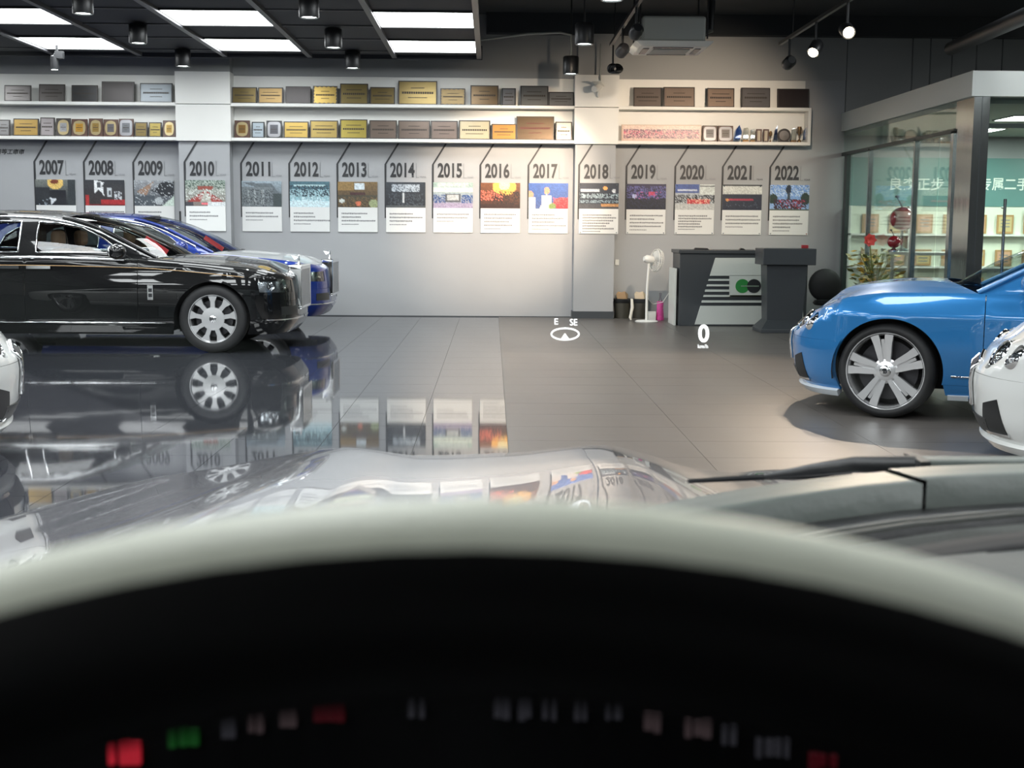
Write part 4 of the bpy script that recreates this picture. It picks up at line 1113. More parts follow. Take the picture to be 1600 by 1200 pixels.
def make_wheel(R, rim, style, width=0.25):
    """meshes of one wheel, axis y, outer face towards +y, centre at origin"""
    w = width; o = w*0.5
    tyre = MB().lathe([(rim*0.97, -o*0.9), (rim+0.02, -o), (R-0.03, -o), (R-0.006, -o*0.82), (R, -o*0.5), (R, o*0.5), (R-0.006, o*0.82), (R-0.03, o), (rim+0.02, o), (rim*0.97, o*0.86)], 56, axis='y', cap=False).mesh('wheel', M['rubber'], 50)
    r = MB()
    r.lathe([(rim*0.97, -o*0.9), (rim*0.93, -o*0.5), (rim*0.93, o*0.45), (rim*0.94, o*0.75), (rim*1.0, o*0.93), (rim*1.015, o*0.93), (rim*1.015, o*0.8), (rim*0.97, o*0.86)], 56, axis='y', cap=False)
    def spoke(prof, a, y0, y1, dish=0.0):
        ca, sa = math.cos(a), math.sin(a)
        f = lambda yy: (lambda p: (p[0]*ca-p[1]*sa, yy+dish*(p[0]/rim-0.5), p[0]*sa+p[1]*ca))
        r.prism(prof, f(y0), f(y1))
    yo = o*0.78
    if style == 'nine':
        for k in range(9):
            spoke([(0.08, -0.032), (0.13, -0.024), (rim*0.72, -0.024), (rim*0.97, -0.052), (rim*0.97, 0.052), (rim*0.72, 0.024), (0.13, 0.024), (0.08, 0.032)], PI/2+2*PI*k/9, yo-0.04, yo)
        r.lathe([(0, yo-0.05), (0.115, yo-0.05), (0.13, yo-0.012), (0.125, yo+0.002), (0.06, yo+0.006), (0, yo+0.006)], 36, axis='y')
    else:
        for k in range(5):
            for s in (-1, 1):
                spoke([(0.05, s*0.006), (0.10, s*0.010), (rim*0.6, s*0.012), (rim*0.86, s*0.018), (rim*0.97, s*0.024), (rim*0.97, s*0.088), (rim*0.7, s*0.066), (0.11, s*0.05), (0.05, s*0.036)], PI/2+0.12+2*PI*k/5, yo-0.045, yo, 0.02)
            spoke([(0.06, -0.014), (rim*0.84, -0.011), (rim*0.84, 0.011), (0.06, 0.014)], PI/2+0.12+2*PI*k/5, yo-0.045, yo-0.012, 0.02)
        r.lathe([(0, yo-0.05), (0.085, yo-0.05), (0.095, yo-0.02), (0.07, yo-0.004), (0, yo-0.004)], 30, axis='y')
    rm = r.mesh('rim', M['alloy'], 35)
    cap = MB().lathe([(0, yo+0.010), (0.034, yo+0.009), (0.042, yo+0.003), (0.042, yo-0.01)], 28, axis='y', cap=False).mesh('hub_cap', M['chrome'], 40)
    dsc = MB().lathe([(0.05, 0.0), (rim*0.78, 0.0), (rim*0.78, -0.025), (0.05, -0.025)], 36, axis='y', cap=False).mesh('brake_disc', M['disc'], 30)
    back = MB().lathe([(0, -0.05), (rim*0.94, -0.05)], 36, axis='y', cap=False).mesh('inner_shield', M['liner'])
    bolts = []
    return dict(tyre=tyre, rim=rm, cap=cap, disc=dsc, back=back, yo=yo)

def add_wheel(W, parent, x, y, R, left, steer=0.0, spin=0.0, emblem=None):
    o = obj('wheel', W['tyre'], parent, (x, y, R), (0, 0, (0 if left else PI)+steer))
    for n, k in (('rim', 'rim'), ('hub_cap', 'cap'), ('brake_disc', 'disc'), ('inner_shield', 'back')):
        c = obj(n, W[k], o)
        if n in ('rim',): c.rotation_euler = (0, spin, 0)
    if emblem:
        me = emblem
        obj('emblem', me, o, (0, W['yo']+0.0115, 0))
    return o

def build_car(S):
    """S: dict of shape tables. Returns the meshes/parts laid out on an Empty at the front axle, nose to +x."""
    ct = S['contour']; zs = S['shoulder']; ins = S['inset']; body = S['paint']
    root = empty(S['name'])
    def P(s, z):
        x, y, nx, ny = ct.at(s); o = ins(x, nx, z, zs(x))
        return (x-nx*o, y-ny*o, z)
    sx = ct.of_x
    ref = lambda p: (max(0, p[0]-0.2)+min(0, p[0]+S['wb']+0.2), p[1]+0.02, 0.05)
    parts = {}
    def both(name, me, subs=()):
        r = []
        for sc in (1, -1):
            o = obj(name, me, root, scale=(1, sc, 1)); r.append(o)
        return r
    def side(name, outline, holes=(), mtl=None, hem=0.02, out=0.0, step=0.05):
        me = skin_mesh(name, outline, list(holes), P, step, mtl or body, ref, hem, out)
        return both(name, me)
    Ra, za, wb = S['Ra'], S['za'], S['wb']
    zb = S['zbot']; zsill = S['zsill']
    top = lambda xa, xb, n=18: [(sx(xa+(xb-xa)*i/n), zs(xa+(xb-xa)*i/n)) for i in range(n+1)]
    ctop = lambda sa, sb, n=18: [(sa+(sb-sa)*i/n, zs(ct.at(sa+(sb-sa)*i/n)[0])) for i in range(n+1)]
    A = lambda pts: [(sx(x), z) for x, z in pts]
    # front bumper: from nose centre to the arch
    zf = S['zsplit']
    a_low = math.degrees(math.asin((zb-za)/Ra)); a_spl = math.degrees(math.asin((zf-za)/Ra))
    side('front_bumper', [(0, zb), (sx(Ra*math.cos(math.radians(a_low))), zb)]+A(arc_pts(0, za, Ra, a_low, a_spl, 8))+[(0.0, zf)], S.get('bumper_holes', ()))
    # front fender
    s0 = S['fender_s0']
    a_end = math.degrees(math.asin((zsill-za)/Ra))
    side('front_fender', [(s0, zf+0.004)]+A(arc_pts(0, za, Ra, a_spl, 180-a_end, 30))+[(sx(S['door'][0])-0.003, zsill)]
         +[(sx(S['door'][0])-0.003, zsill+(zs(S['door'][0])-zsill)*i/10) for i in range(1, 10)]+ctop(sx(S['door'][0])-0.003, s0, 30), S.get('fender_holes', ()))
    # doors
    drs = S['door']
    names = ['front_door', 'rear_door'] if len(drs) > 2 else ['door']
    dobj = []
    for i, (xa, xb) in enumerate(zip(drs, drs[1:])):
        lo = [(sx(xa)+0.003, zsill+0.004)]
        if xb < -wb+Ra+0.02:      # rear edge follows the arch
            al = math.degrees(math.acos((xb+wb)/Ra)) if abs(xb+wb) < Ra else 0
            as_ = math.degrees(math.asin((zsill+0.004-za)/Ra))
            lo += A(arc_pts(-wb, za, Ra+0.01, as_, al, 12))
        else: lo += [(sx(xb)-0.003, zsill+0.004)]
        up = top(xb, xa, 16); up[0] = (up[0][0]-0.003, up[0][1]); up[-1] = (up[-1][0]+0.003, up[-1][1])
        dobj.append(side(names[i], lo+up))
    # sill
    side('sill', A([(-Ra*math.cos(math.radians(a_end))-0.01, zsill-0.002), (-wb+Ra*math.cos(math.radians(a_end))+0.01, zsill-0.002), (-wb+Ra+0.02, zb), (-Ra-0.02, zb)]))
    # rear quarter and bumper
    xq = drs[-1]
    if xq < -wb+Ra+0.02:
        al = math.degrees(math.acos(max(-1, min(1, (xq+wb)/(Ra+0.01)))))
        start = A(arc_pts(-wb, za, Ra, al, 180-a_low, 26))
    else:
        start = [(sx(xq)+0.003, zsill)]+A(arc_pts(-wb, za, Ra, a_end, 180-a_low, 34))
    side('rear_quarter', start+[(ct.L, zb)]+[(ct.L, zs(ct.p[-1][0]))]+ctop(ct.L, sx(xq)+0.003, 34)[1:])
    # wheel arch liners, floor pan
    for xw in (0, -wb):
        me = MB().grid(lambda u, v: (xw+(Ra+0.012)*math.cos(PI*(1.12*u-0.06)), S['W']-0.035-0.42*v, za+(Ra+0.012)*math.sin(PI*(1.12*u-0.06))), 24, 2).add(
            [(xw-Ra-0.05, S['W']-0.46, zb), (xw+Ra+0.05, S['W']-0.46, zb), (xw+Ra+0.05, S['W']-0.46, za+Ra+0.02), (xw-Ra-0.05, S['W']-0.46, za+Ra+0.02)], [(0,1,2,3)]).mesh('wheel_arch_liner', M['liner'], 60)
        both('wheel_arch_liner', me)
    inner = S['W']-0.2
    MB().box(ct.p[-1][0]+0.35, ct.p[0][0]-0.3, -inner+0.28, inner-0.28, zb+0.02, zb+0.1).box(-wb+Ra+0.08, -Ra-0.08, -inner, inner, zb+0.02, zb+0.12).build('floor_pan', M['liner'], root)
    # hood and trunk lid
    def lid(name, xa, se, tipx, crown, spine, dome=0.0):
        s_a = sx(xa)
        def f(q, v):
            q2 = q
            s = s_a+(se-s_a)*q2
            E = P(s, zs(ct.at(s)[0]))
            cxx = spine[0]+(tipx-spine[0])*q2
            a = abs(v); sg = 1 if v > 0 else -1
            x = cxx+(E[0]-cxx)*a**2; y = E[1]*v
            z = E[2]+(crown(cxx)-E[2])*sstep(0.0, 0.55, E[1])*(1-a**2.4)+dome*math.exp(-((a-0.42)/0.14)**2)*math.sin(PI*q)**0.5
            return (x, y, z)
        m = MB().grid(lambda u, v: f(u, v*2-1), 40, 36)
        return m.build(name, body, root, 50)
    lid('hood', drs[0]+S['cowl_dx'], 0.0, P(0, zs(ct.p[0][0]))[0], S['hood_c'], (S['hood_spine'],), S.get('dome', 0))
    lid('trunk_lid', S['deck_x'], ct.L, P(ct.L, zs(ct.p[-1][0]))[0], S['deck_c'], (S['deck_spine'],))
    # greenhouse
    zr, yr, yb = S['rail_z'], S['rail_y'], S['belt_y']
    def G(x, z):
        b = zs(x)-0.012; t = zr(x)
        r = max(0.0, min(1.15, (z-b)/max(0.02, t-b)))
        return (x, yb(x)+(yr(x)-yb(x))*(0.7*r+0.3*r*r), z)
    gref = lambda p: (0, 1, 0.3)
    x0, x1 = S['rail_x']
    N = 46
    outline = [(x0+(x1-x0)*i/N, zs(x0+(x1-x0)*i/N)-0.01) for i in range(N+1)]+[(x1+(x0-x1)*i/N, zr(x1+(x0-x1)*i/N)) for i in range(N+1)]
    gm = skin_mesh('window_frame', outline, S['windows'], G, 0.05, S.get('frame_mat', body), gref, 0.03)
    both('window_frame', gm)
    for wdw in S['windows']:
        g = skin_mesh('side_window', wdw, [], G, 0.08, M['glass_car'], gref, 0.0, -0.006)
        wo = both('side_window', g)
        tr = MB().tube([Vector(G(*p))+Vector((0, 0.004, 0)) for p in resample(wdw, 0.05)], 0.009, 6, closed=True).mesh('window_trim', M['chrome'], 60)
        for w in wo: obj('window_trim', tr, w)
    bow = S['bow']
    def T(x, v, bw):
        return (x+bw*(1-v*v), yr(x)*v, zr(x)+S['crown']*(1-abs(v)**2.2)*sstep(x0+0.02, x0-0.4, x)*1.0)
    xa, xb, xc, xd = S['glass_x']       # windscreen base, windscreen top, rear window top, rear window base
    def surf(name, u0, u1, b0, b1, mtl, n=16):
        return MB().grid(lambda u, v: T(u0+(u1-u0)*u, v*2-1, b0+(b1-b0)*u), n, 20).build(name, mtl, root, 60)
    ws = surf('windscreen', xa, xb, bow[0], bow[1], M['glass_screen'])
    surf('roof', xb, xc, bow[1], bow[2], S.get('roof_mat', body), 22)
    surf('rear_window', xc, xd, bow[2], bow[3], M['glass_car'])
    edge_path = [Vector(T(xa+(xb-xa)*i/14, 1, 0)) for i in range(15)]
    pil = MB().tube([e+Vector((0, 0.004, 0.004)) for e in edge_path], 0.022, 8).mesh('windscreen_pillar', S.get('pillar_mat', body), 60)
    both('windscreen_pillar', pil)
    # interior
    tan = S['seat_mat']
    for (xx, yy) in S['seats']:
        st = MB().box(-0.25, 0.25, -0.25, 0.25, 0.0, 0.16).build('seat', tan, root, None, 0.05, (xx, yy, S.get('seat_z', 0.42)))
        MB().prism([(-0.24, 0.14), (-0.10, 0.14), (-0.24, 0.62), (-0.36, 0.62)], lambda p: (p[0], -0.23, p[1]), lambda p: (p[0], 0.23, p[1])).build('seat_back', tan, st, None, 0.04)
        MB().box(-0.38, -0.27, -0.13, 0.13, 0.64, 0.82).build('headrest', tan, st, None, 0.045)
    MB().box(drs[0]-0.42, drs[0]+0.05, -0.7, 0.7, 0.6, zs(drs[0])-0.04).build('dashboard', M['black_plastic'], root, None, 0.06)
    MB().tube([(drs[0]-0.55+0.05*math.cos(a), S['wheel_y']+0.18*math.sin(a), zs(drs[0])-0.12+0.17*math.cos(a)) for a in [2*PI*i/24 for i in range(24)]], 0.015, 8, closed=True).build('steering_wheel', M['black_plastic'], root, 60)
    # wheels
    for xw in (0, -wb):
        for left in (True, False):
            yy = (S['W']-0.14)*(1 if left else -1)
            add_wheel(S['wheel'], root, xw, yy, S['R'], left, S.get('steer', 0) if xw == 0 else 0, S.get('spin', 0) if xw == 0 else 0.5, S.get('emblem'))
    # door mirrors
    mx, my, mz = S['mirror']
    mm = MB().ball((0, 0, 0), 0.1, 20, 12, sc=(0.95, 1.15, 0.85)).mesh('mirror', S.get('mirror_mat', body), 60)
    for sc in (1, -1):
        o = obj('mirror', mm, root, (mx, my*sc, mz))
        MB().ball((-0.062, 0, 0), 0.075, 14, 8, sc=(0.5, 1.2, 0.85)).build('mirror_glass', M['chrome'], o, 60)
        MB().tube([(0.02, -0.07*sc, -0.04), (0.03, -0.16*sc, -0.07)], 0.025, 8).build('mirror_arm', M['black_plastic'], o, 60)
    # wipers
    wpath = [T(xa-0.03, 0.75-1.4*i/8, bow[0]*0.98) for i in range(9)]
    MB().tube([Vector(p)+Vector((0.03, 0, 0.012)) for p in wpath], 0.008, 6).build('wiper', M['black_plastic'], root)
    return root, P, ct, zs, G, both

# -- large saloon (black one in front, blue one behind)
def sedan_spec(paint, name):
    S = dict(name=name, paint=paint, wb=3.295, W=0.96, R=0.372, Ra=0.415, za=0.365, zbot=0.20, zsill=0.30)
    S['contour'] = Contour(0.86, 0.12, -3.9, -4.55, 0.96, 3.4, 3.2, 0.012)
    S['shoulder'] = spl([(-4.6, 0.96), (-4.2, 1.02), (-3.5, 1.045), (-2, 1.05), (-0.8, 1.03), (-0.4, 1.005), (0.0, 0.97), (0.4, 0.93), (0.7, 0.89), (0.9, 0.87)])
    def inset(x, nx, z, zt):
        side = 0.05*(max(0, 0.36-z)/0.16)**2+0.03*sstep(0.62, 1.0, z)+0.012*sstep(0.32, 0.30, z)
        r = 0.075; d = zt-z
        if d < r: side += r-math.sqrt(max(0, r*r-(r-d)**2))
        if nx > 0: side += nx*nx*(0.04*max(0, z-0.45)+0.06*(max(0, 0.36-z)/0.16)**2*0.5)
        return side
    S['inset'] = inset; S['zsplit'] = 0.56
    S['fender_s0'] = 0.0
    ct = S['contour']
    h0, h1 = ct.of_y(0.56), ct.of_y(0.925)
    S['head'] = (h0, h1)
    S['fender_holes'] = [[(h0, 0.655), (h1, 0.665), (h1+0.02, 0.78), (h0, 0.79)]]
    S['door'] = [-0.80, -2.02, -3.05]
    S['cowl_dx'] = 0.10; S['hood_c'] = spl([(-0.7, 1.06), (-0.3, 1.055), (0.3, 1.01), (0.6, 0.96), (0.8, 0.90)]); S['hood_spine'] = -0.44
    S['dome'] = 0.0
    S['deck_x'] = -3.95; S['deck_c'] = spl([(-4.6, 1.0), (-4.3, 1.06), (-3.9, 1.09)]); S['deck_spine'] = -4.05
    S['rail_z'] = spl([(-4.25, 1.04), (-4.0, 1.14), (-3.7, 1.29), (-3.35, 1.42), (-2.95, 1.485), (-2.4, 1.505), (-2.0, 1.495), (-1.65, 1.455), (-1.35, 1.375), (-1.0, 1.215), (-0.62, 1.025)])
    S['rail_y'] = spl([(-4.25, 0.72), (-3.5, 0.63), (-2.5, 0.62), (-1.65, 0.645), (-1.1, 0.72), (-0.62, 0.80)])
    S['belt_y'] = spl([(-4.25, 0.80), (-3.5, 0.855), (-1.0, 0.86), (-0.62, 0.835)])
    S['rail_x'] = (-0.62, -4.25)
    S['windows'] = [[(-0.99, 1.085), (-1.2, 1.235), (-1.45, 1.355), (-1.72, 1.405), (-1.93, 1.415), (-1.93, 1.085)],
                    [(-2.12, 1.085), (-2.12, 1.42), (-2.5, 1.425), (-2.95, 1.40), (-3.2, 1.34), (-3.35, 1.24), (-3.42, 1.09)]]
    S['glass_x'] = (-0.62, -1.68, -3.15, -4.1); S['bow'] = (0.24, 0.14, -0.10, -0.16); S['crown'] = 0.05
    S['seat_mat'] = mat('tan_leather', srgb(150, 118, 92), 0.5); S['seats'] = [(-1.5, 0.4), (-1.5, -0.4), (-2.7, 0.38), (-2.7, -0.38)]; S['wheel_y'] = 0.4
    S['mirror'] = (-1.0, 1.0, 1.10); S['seat_z'] = 0.50
    S['wheel'] = SEDAN_WHEEL
    return S

def finish_sedan(r, S, frame):
    root, P, ct, zs, G, both = r
    sx = ct.of_x
    chrome = M['chrome']
    # headlamps sit in the fender openings
    h0, h1 = S['head']
    refl = skin_mesh('headlamp', [(h0-0.01, 0.645), (h1+0.01, 0.655), (h1+0.03, 0.79), (h0-0.01, 0.80)], [], P, 0.06, mat('lamp_reflector', (0.72, 0.74, 0.76, 1), 0.18, metal=1.0), lambda p: (1, 0.3, 0), 0, -0.03)
    lens = skin_mesh('lens', [(h0, 0.655), (h1, 0.665), (h1+0.02, 0.78), (h0, 0.79)], [], P, 0.06, M['glass_lamp'], lambda p: (1, 0.3, 0), 0, -0.004)
    for o in both('headlamp', refl):
        obj('lens', lens, o)
        for sc in (0.3, 0.7):
            q = Vector(P(h0+(h1-h0)*sc, 0.725)); n = ct.at(h0+(h1-h0)*sc)
            MB().lathe([(0.0, 0.0), (0.03, 0.0), (0.045, 0.02), (0.035, 0.022), (0.02, 0.012), (0, 0.01)], 18, axis='x').xf(Matrix.Translation(q-Vector((n[2], n[3], 0))*0.035) @ Matrix.Rotation(math.atan2(n[3], n[2]), 4, 'Z')).build('projector', chrome, o, 40)
    # lower lamp slot and round fog lamp on the bumper
    for nm, z0, z1, y0, y1, mt in (('air_intake', 0.40, 0.50, 0.42, 0.78, M['black_plastic']), ('bumper_strip', 0.345, 0.365, 0.05, 0.9, chrome)):
        a, b = ct.of_y(y0), ct.of_y(y1)
        both(nm, skin_mesh(nm, [(a, z0), (b, z0+0.01), (b, z1), (a, z1)], [], P, 0.06, mt, lambda p: (1, 0.3, 0), 0.01, 0.006))
    # upright radiator grille
    gx = ct.p[0][0]
    g = MB()
    x0, x1 = gx-0.12, gx+0.035
    g.box(x0, x1, -0.36, -0.32, 0.47, 0.90).box(x0, x1, 0.32, 0.36, 0.47, 0.90).box(x0, x1, -0.36, 0.36, 0.90, 0.945).box(x0, x1, -0.36, 0.36, 0.45, 0.485)
    go = g.build('grille', chrome, root, None, 0.008)
    MB().box(x0, x1-0.06, -0.32, 0.32, 0.485, 0.90).build('grille_backing', M['black_plastic'], go)
    sl = MB().box(x1-0.055, x1-0.004, -0.0085, 0.0085, 0.485, 0.90).mesh('slat', chrome)
    for i in range(20): obj('slat', sl, go, (0, -0.304+i*0.032, 0))
    # hood ornament
    MB().lathe([(0, 0), (0.022, 0), (0.018, 0.015), (0.008, 0.03), (0.014, 0.06), (0.008, 0.09), (0.011, 0.105), (0.0, 0.115)], 12, (gx-0.05, 0, 0.945)).add(
        [(gx-0.05, 0, 1.03), (gx-0.13, 0.035, 1.05), (gx-0.13, -0.035, 1.05), (gx-0.10, 0, 1.0)], [(0,1,3),(0,3,2),(0,2,1)]).build('hood_ornament', chrome, root, 40)
    # coachline, handles, badge, fuel trim
    path = [Vector(P(sx(0.35-4.2*i/60), zs(0.35-4.2*i/60)-0.105))+Vector((0, 0.001, 0)) for i in range(61)]
    both('coachline', MB().tube(path, 0.0035, 5).mesh('coachline', mat('tan_pinstripe', srgb(190, 150, 100), 0.4)))
    path = [Vector(P(sx(-0.95-2.6*i/40), zs(-0.95-2.6*i/40)-0.02))+Vector((0, 0.006, 0.0)) for i in range(41)]
    both('belt_strip', MB().tube(path, 0.016, 8).mesh('belt_strip', chrome, 60))
    rz = S['rail_z']
    path = [Vector(G(-0.85-2.5*i/40, rz(-0.85-2.5*i/40)-0.032))+Vector((0, 0.008, 0)) for i in range(41)]
    both('roof_rail_glint', MB().tube(path, 0.012, 8).mesh('roof_rail_glint', chrome, 60))  # bright strip added for the ceiling-light reflection along the black roof rail
    path = [Vector(P(sx(-0.5-2.3*i/40), 0.33))+Vector((0, 0.003, 0.0)) for i in range(41)]
    both('sill_glint', MB().tube(path, 0.006, 6).mesh('sill_glint', chrome, 60))  # bright strip put in for the thin reflection along the sill
    for xx in (-1.86, -2.2):
        q = Vector(P(sx(xx), 0.925)); hm = MB().box(-0.13, 0.13, 0.02, 0.035, -0.016, 0.016).box(-0.12, -0.09, -0.02, 0.03, -0.012, 0.012).box(0.09, 0.12, -0.02, 0.03, -0.012, 0.012).mesh('door_handle', chrome)
        for sc in (1, -1): obj('door_handle', hm, root, (q.x, q.y*sc, q.z), scale=(1, sc, 1))
    q = Vector(P(sx(-0.66), 0.66))
    for sc in (1, -1):
        b = obj('fender_badge', MB().box(-0.03, 0.03, -0.01, 0.012, -0.08, 0.08).mesh('fender_badge', chrome), root, (q.x, q.y*sc, q.z), scale=(1, sc, 1))
        MB().box(-0.02, 0.02, 0.012, 0.014, -0.05, -0.01).box(-0.02, 0.02, 0.012, 0.014, 0.005, 0.045).build('badge_mark', M['ink'], b)
    # tail lamps
    a, b = ct.of_y(0.3), ct.L
    rs = ct.L-0.55
    both('tail_lamp', skin_mesh('tail_lamp', [(rs-0.12, 0.66), (rs+0.1, 0.66), (rs+0.1, 0.9), (rs-0.1, 0.9)], [], P, 0.06, mat('red_lamp', srgb(120, 10, 16), 0.1), lambda p: (-1, 0.5, 0), 0.01, 0.006))
    return root

RR = text_mesh('R', 0.05, 0.002); RR.transform(Matrix(((1,0,0,0),(0,0,-1,0),(0,1,0,0),(0,0,0,1)))); RR.transform(Matrix.Diagonal((-1, 1, 1, 1))); RR.materials.append(M['ink'])
BB = text_mesh('B', 0.05, 0.003); BB.transform(Matrix(((1,0,0,0),(0,0,-1,0),(0,1,0,0),(0,0,0,1)))); BB.transform(Matrix.Diagonal((-1, 1, 1, 1))); BB.materials.append(M['ink'])
SEDAN_WHEEL = make_wheel(0.372, 0.262, 'nine', 0.25)
COUPE_WHEEL = make_wheel(0.352, 0.283, 'five', 0.27)

black = paint_mat('black_car_paint', srgb(8, 9, 11), 0.0, 0.3)
navy = paint_mat('royal_blue_car_paint', srgb(18, 44, 120), 0.25, 0.35, 0.2)
silver_top = paint_mat('silver_hood_paint', (0.55, 0.57, 0.58, 1), 0.6, 0.3)
S1 = sedan_spec(black, 'saloon_car'); S1['emblem'] = RR; S1['frame_mat'] = M['chrome']; S1['frame_mat'] = black
sedan_a = finish_sedan(build_car(S1), S1, black)
SX = -3.05
sedan_a.location = (SX, 14.0+0.96, 0)
tag(sedan_a, 'black four-door luxury saloon with tan seats parked nearer the viewer', 'car', 'large saloons parked side by side')
S2 = sedan_spec(navy, 'saloon_car'); S2['emblem'] = RR
sedan_b = finish_sedan(build_car(S2), S2, navy)
sedan_b.location = (SX, 14.0+0.96+2.85, 0)
for c in sedan_b.children:
    if c.name.startswith('hood') and 'ornament' not in c.name:
        c.data.materials[0] = silver_top
tag(sedan_b, 'royal blue luxury saloon with a silver bonnet parked between the black one and the wall', 'car', 'large saloons parked side by side')
# red strips lying under the windscreens (sale ribbons)
ribbon = mat('red_ribbon', srgb(232, 70, 78), 0.6)
for c, lab in ((sedan_a, 'red strip lying inside the windscreen of the black saloon'), (sedan_b, 'red strip lying inside the windscreen of the blue saloon')):
    o = MB().obox((0, 0, 0), (0.13, 0.0, -0.085), (0.016, 0, 0.026), (0, 0.003, 0)).build('red_strip', ribbon)
    o.location = c.location+(Vector((-0.96, 0.5, 1.150)) if c is sedan_a else Vector((-0.90, 0.55, 1.135))); tag(o, lab, 'strip')

# -- two-door coupe (blue one, and the two white ones cut by the frame)
def coupe_spec(paint, name):
    S = dict(name=name, paint=paint, wb=2.746, W=0.965, R=0.352, Ra=0.395, za=0.35, zbot=0.19, zsill=0.27)
    S['contour'] = ct = Contour(0.82, 0.0, -3.1, -3.92, 0.965, 2.4, 2.5, 0.0)
    S['shoulder'] = spl([(-3.95, 0.90), (-3.5, 0.97), (-2.8, 0.985), (-2.0, 0.95), (-1.0, 0.93), (-0.5, 0.935), (0.0, 0.93), (0.3, 0.895), (0.55, 0.835), (0.75, 0.765), (0.86, 0.72)])
    def inset(x, nx, z, zt):
        o = 0.045*(max(0, 0.38-z)/0.19)**2+0.02*sstep(0.55, 0.30, z)
        k = 0.79 if nx < 0.4 else 0.79-(nx-0.4)*0.35
        k = min(k, zt-0.09)
        t = max(0, z-k); o += 0.55*t+0.02*sstep(0, 0.05, t)
        r = 0.05; d = zt-z
        if d < r: o += (r-math.sqrt(max(0, r*r-(r-d)**2)))*0.8
        if nx > 0: o += nx*nx*0.12*max(0, z-0.5)+nx*nx*0.03*(max(0, 0.34-z)/0.15)**2
        fl = math.exp(-((x)/0.5)**2)+0.8*math.exp(-((x+2.746)/0.55)**2)
        o -= 0.02*fl*(1-sstep(0.8, 0.95, z))
        return o
    S['inset'] = inset; S['zsplit'] = 0.56
    S['fender_s0'] = 0.0
    LS = [(0.50, 0.690, 0.088), (0.715, 0.690, 0.066)]; S['lamps'] = LS
    S['fender_holes'] = [[(ct.of_y(y)+r*1.02*math.cos(2*PI*k/28), z+r*1.02*math.sin(2*PI*k/28)) for k in range(28)] for y, z, r in LS]
    S['door'] = [-0.66, -2.02]
    S['cowl_dx'] = 0.05; S['hood_c'] = spl([(-0.7, 1.02), (-0.2, 1.005), (0.3, 0.955), (0.6, 0.87), (0.82, 0.75)]); S['hood_spine'] = -0.36; S['dome'] = 0.012
    S['deck_x'] = -3.25; S['deck_c'] = spl([(-3.9, 0.96), (-3.5, 1.03), (-3.2, 1.06)]); S['deck_spine'] = -3.3
    S['rail_z'] = spl([(-3.65, 0.965), (-3.3, 1.09), (-2.9, 1.22), (-2.5, 1.305), (-2.1, 1.345), (-1.75, 1.35), (-1.45, 1.315), (-1.1, 1.185), (-0.6, 0.935)])
    S['rail_y'] = spl([(-3.65, 0.66), (-2.8, 0.57), (-2.0, 0.565), (-1.45, 0.60), (-0.6, 0.78)])
    S['belt_y'] = spl([(-3.65, 0.74), (-2.8, 0.78), (-1.0, 0.80), (-0.6, 0.80)])
    S['rail_x'] = (-0.6, -3.65)
    S['windows'] = [[(-0.92, 0.985), (-1.15, 1.12), (-1.45, 1.235), (-1.75, 1.275), (-2.1, 1.275), (-2.45, 1.225), (-2.75, 1.12), (-2.85, 1.02), (-2.2, 0.99)]]
    S['glass_x'] = (-0.6, -1.5, -2.35, -3.5); S['bow'] = (0.26, 0.14, -0.10, -0.2); S['crown'] = 0.055
    S['seat_mat'] = M['black_plastic']; S['seats'] = [(-1.55, 0.37), (-1.55, -0.37)]; S['wheel_y'] = 0.37
    S['mirror'] = (-0.98, 0.98, 1.02)
    S['wheel'] = COUPE_WHEEL; S['emblem'] = BB
    return S
LAMP_BULB = mat('lamp_inner_chrome', (0.85, 0.87, 0.9, 1), 0.06, metal=1.0, bump=0.5, bscale=40)
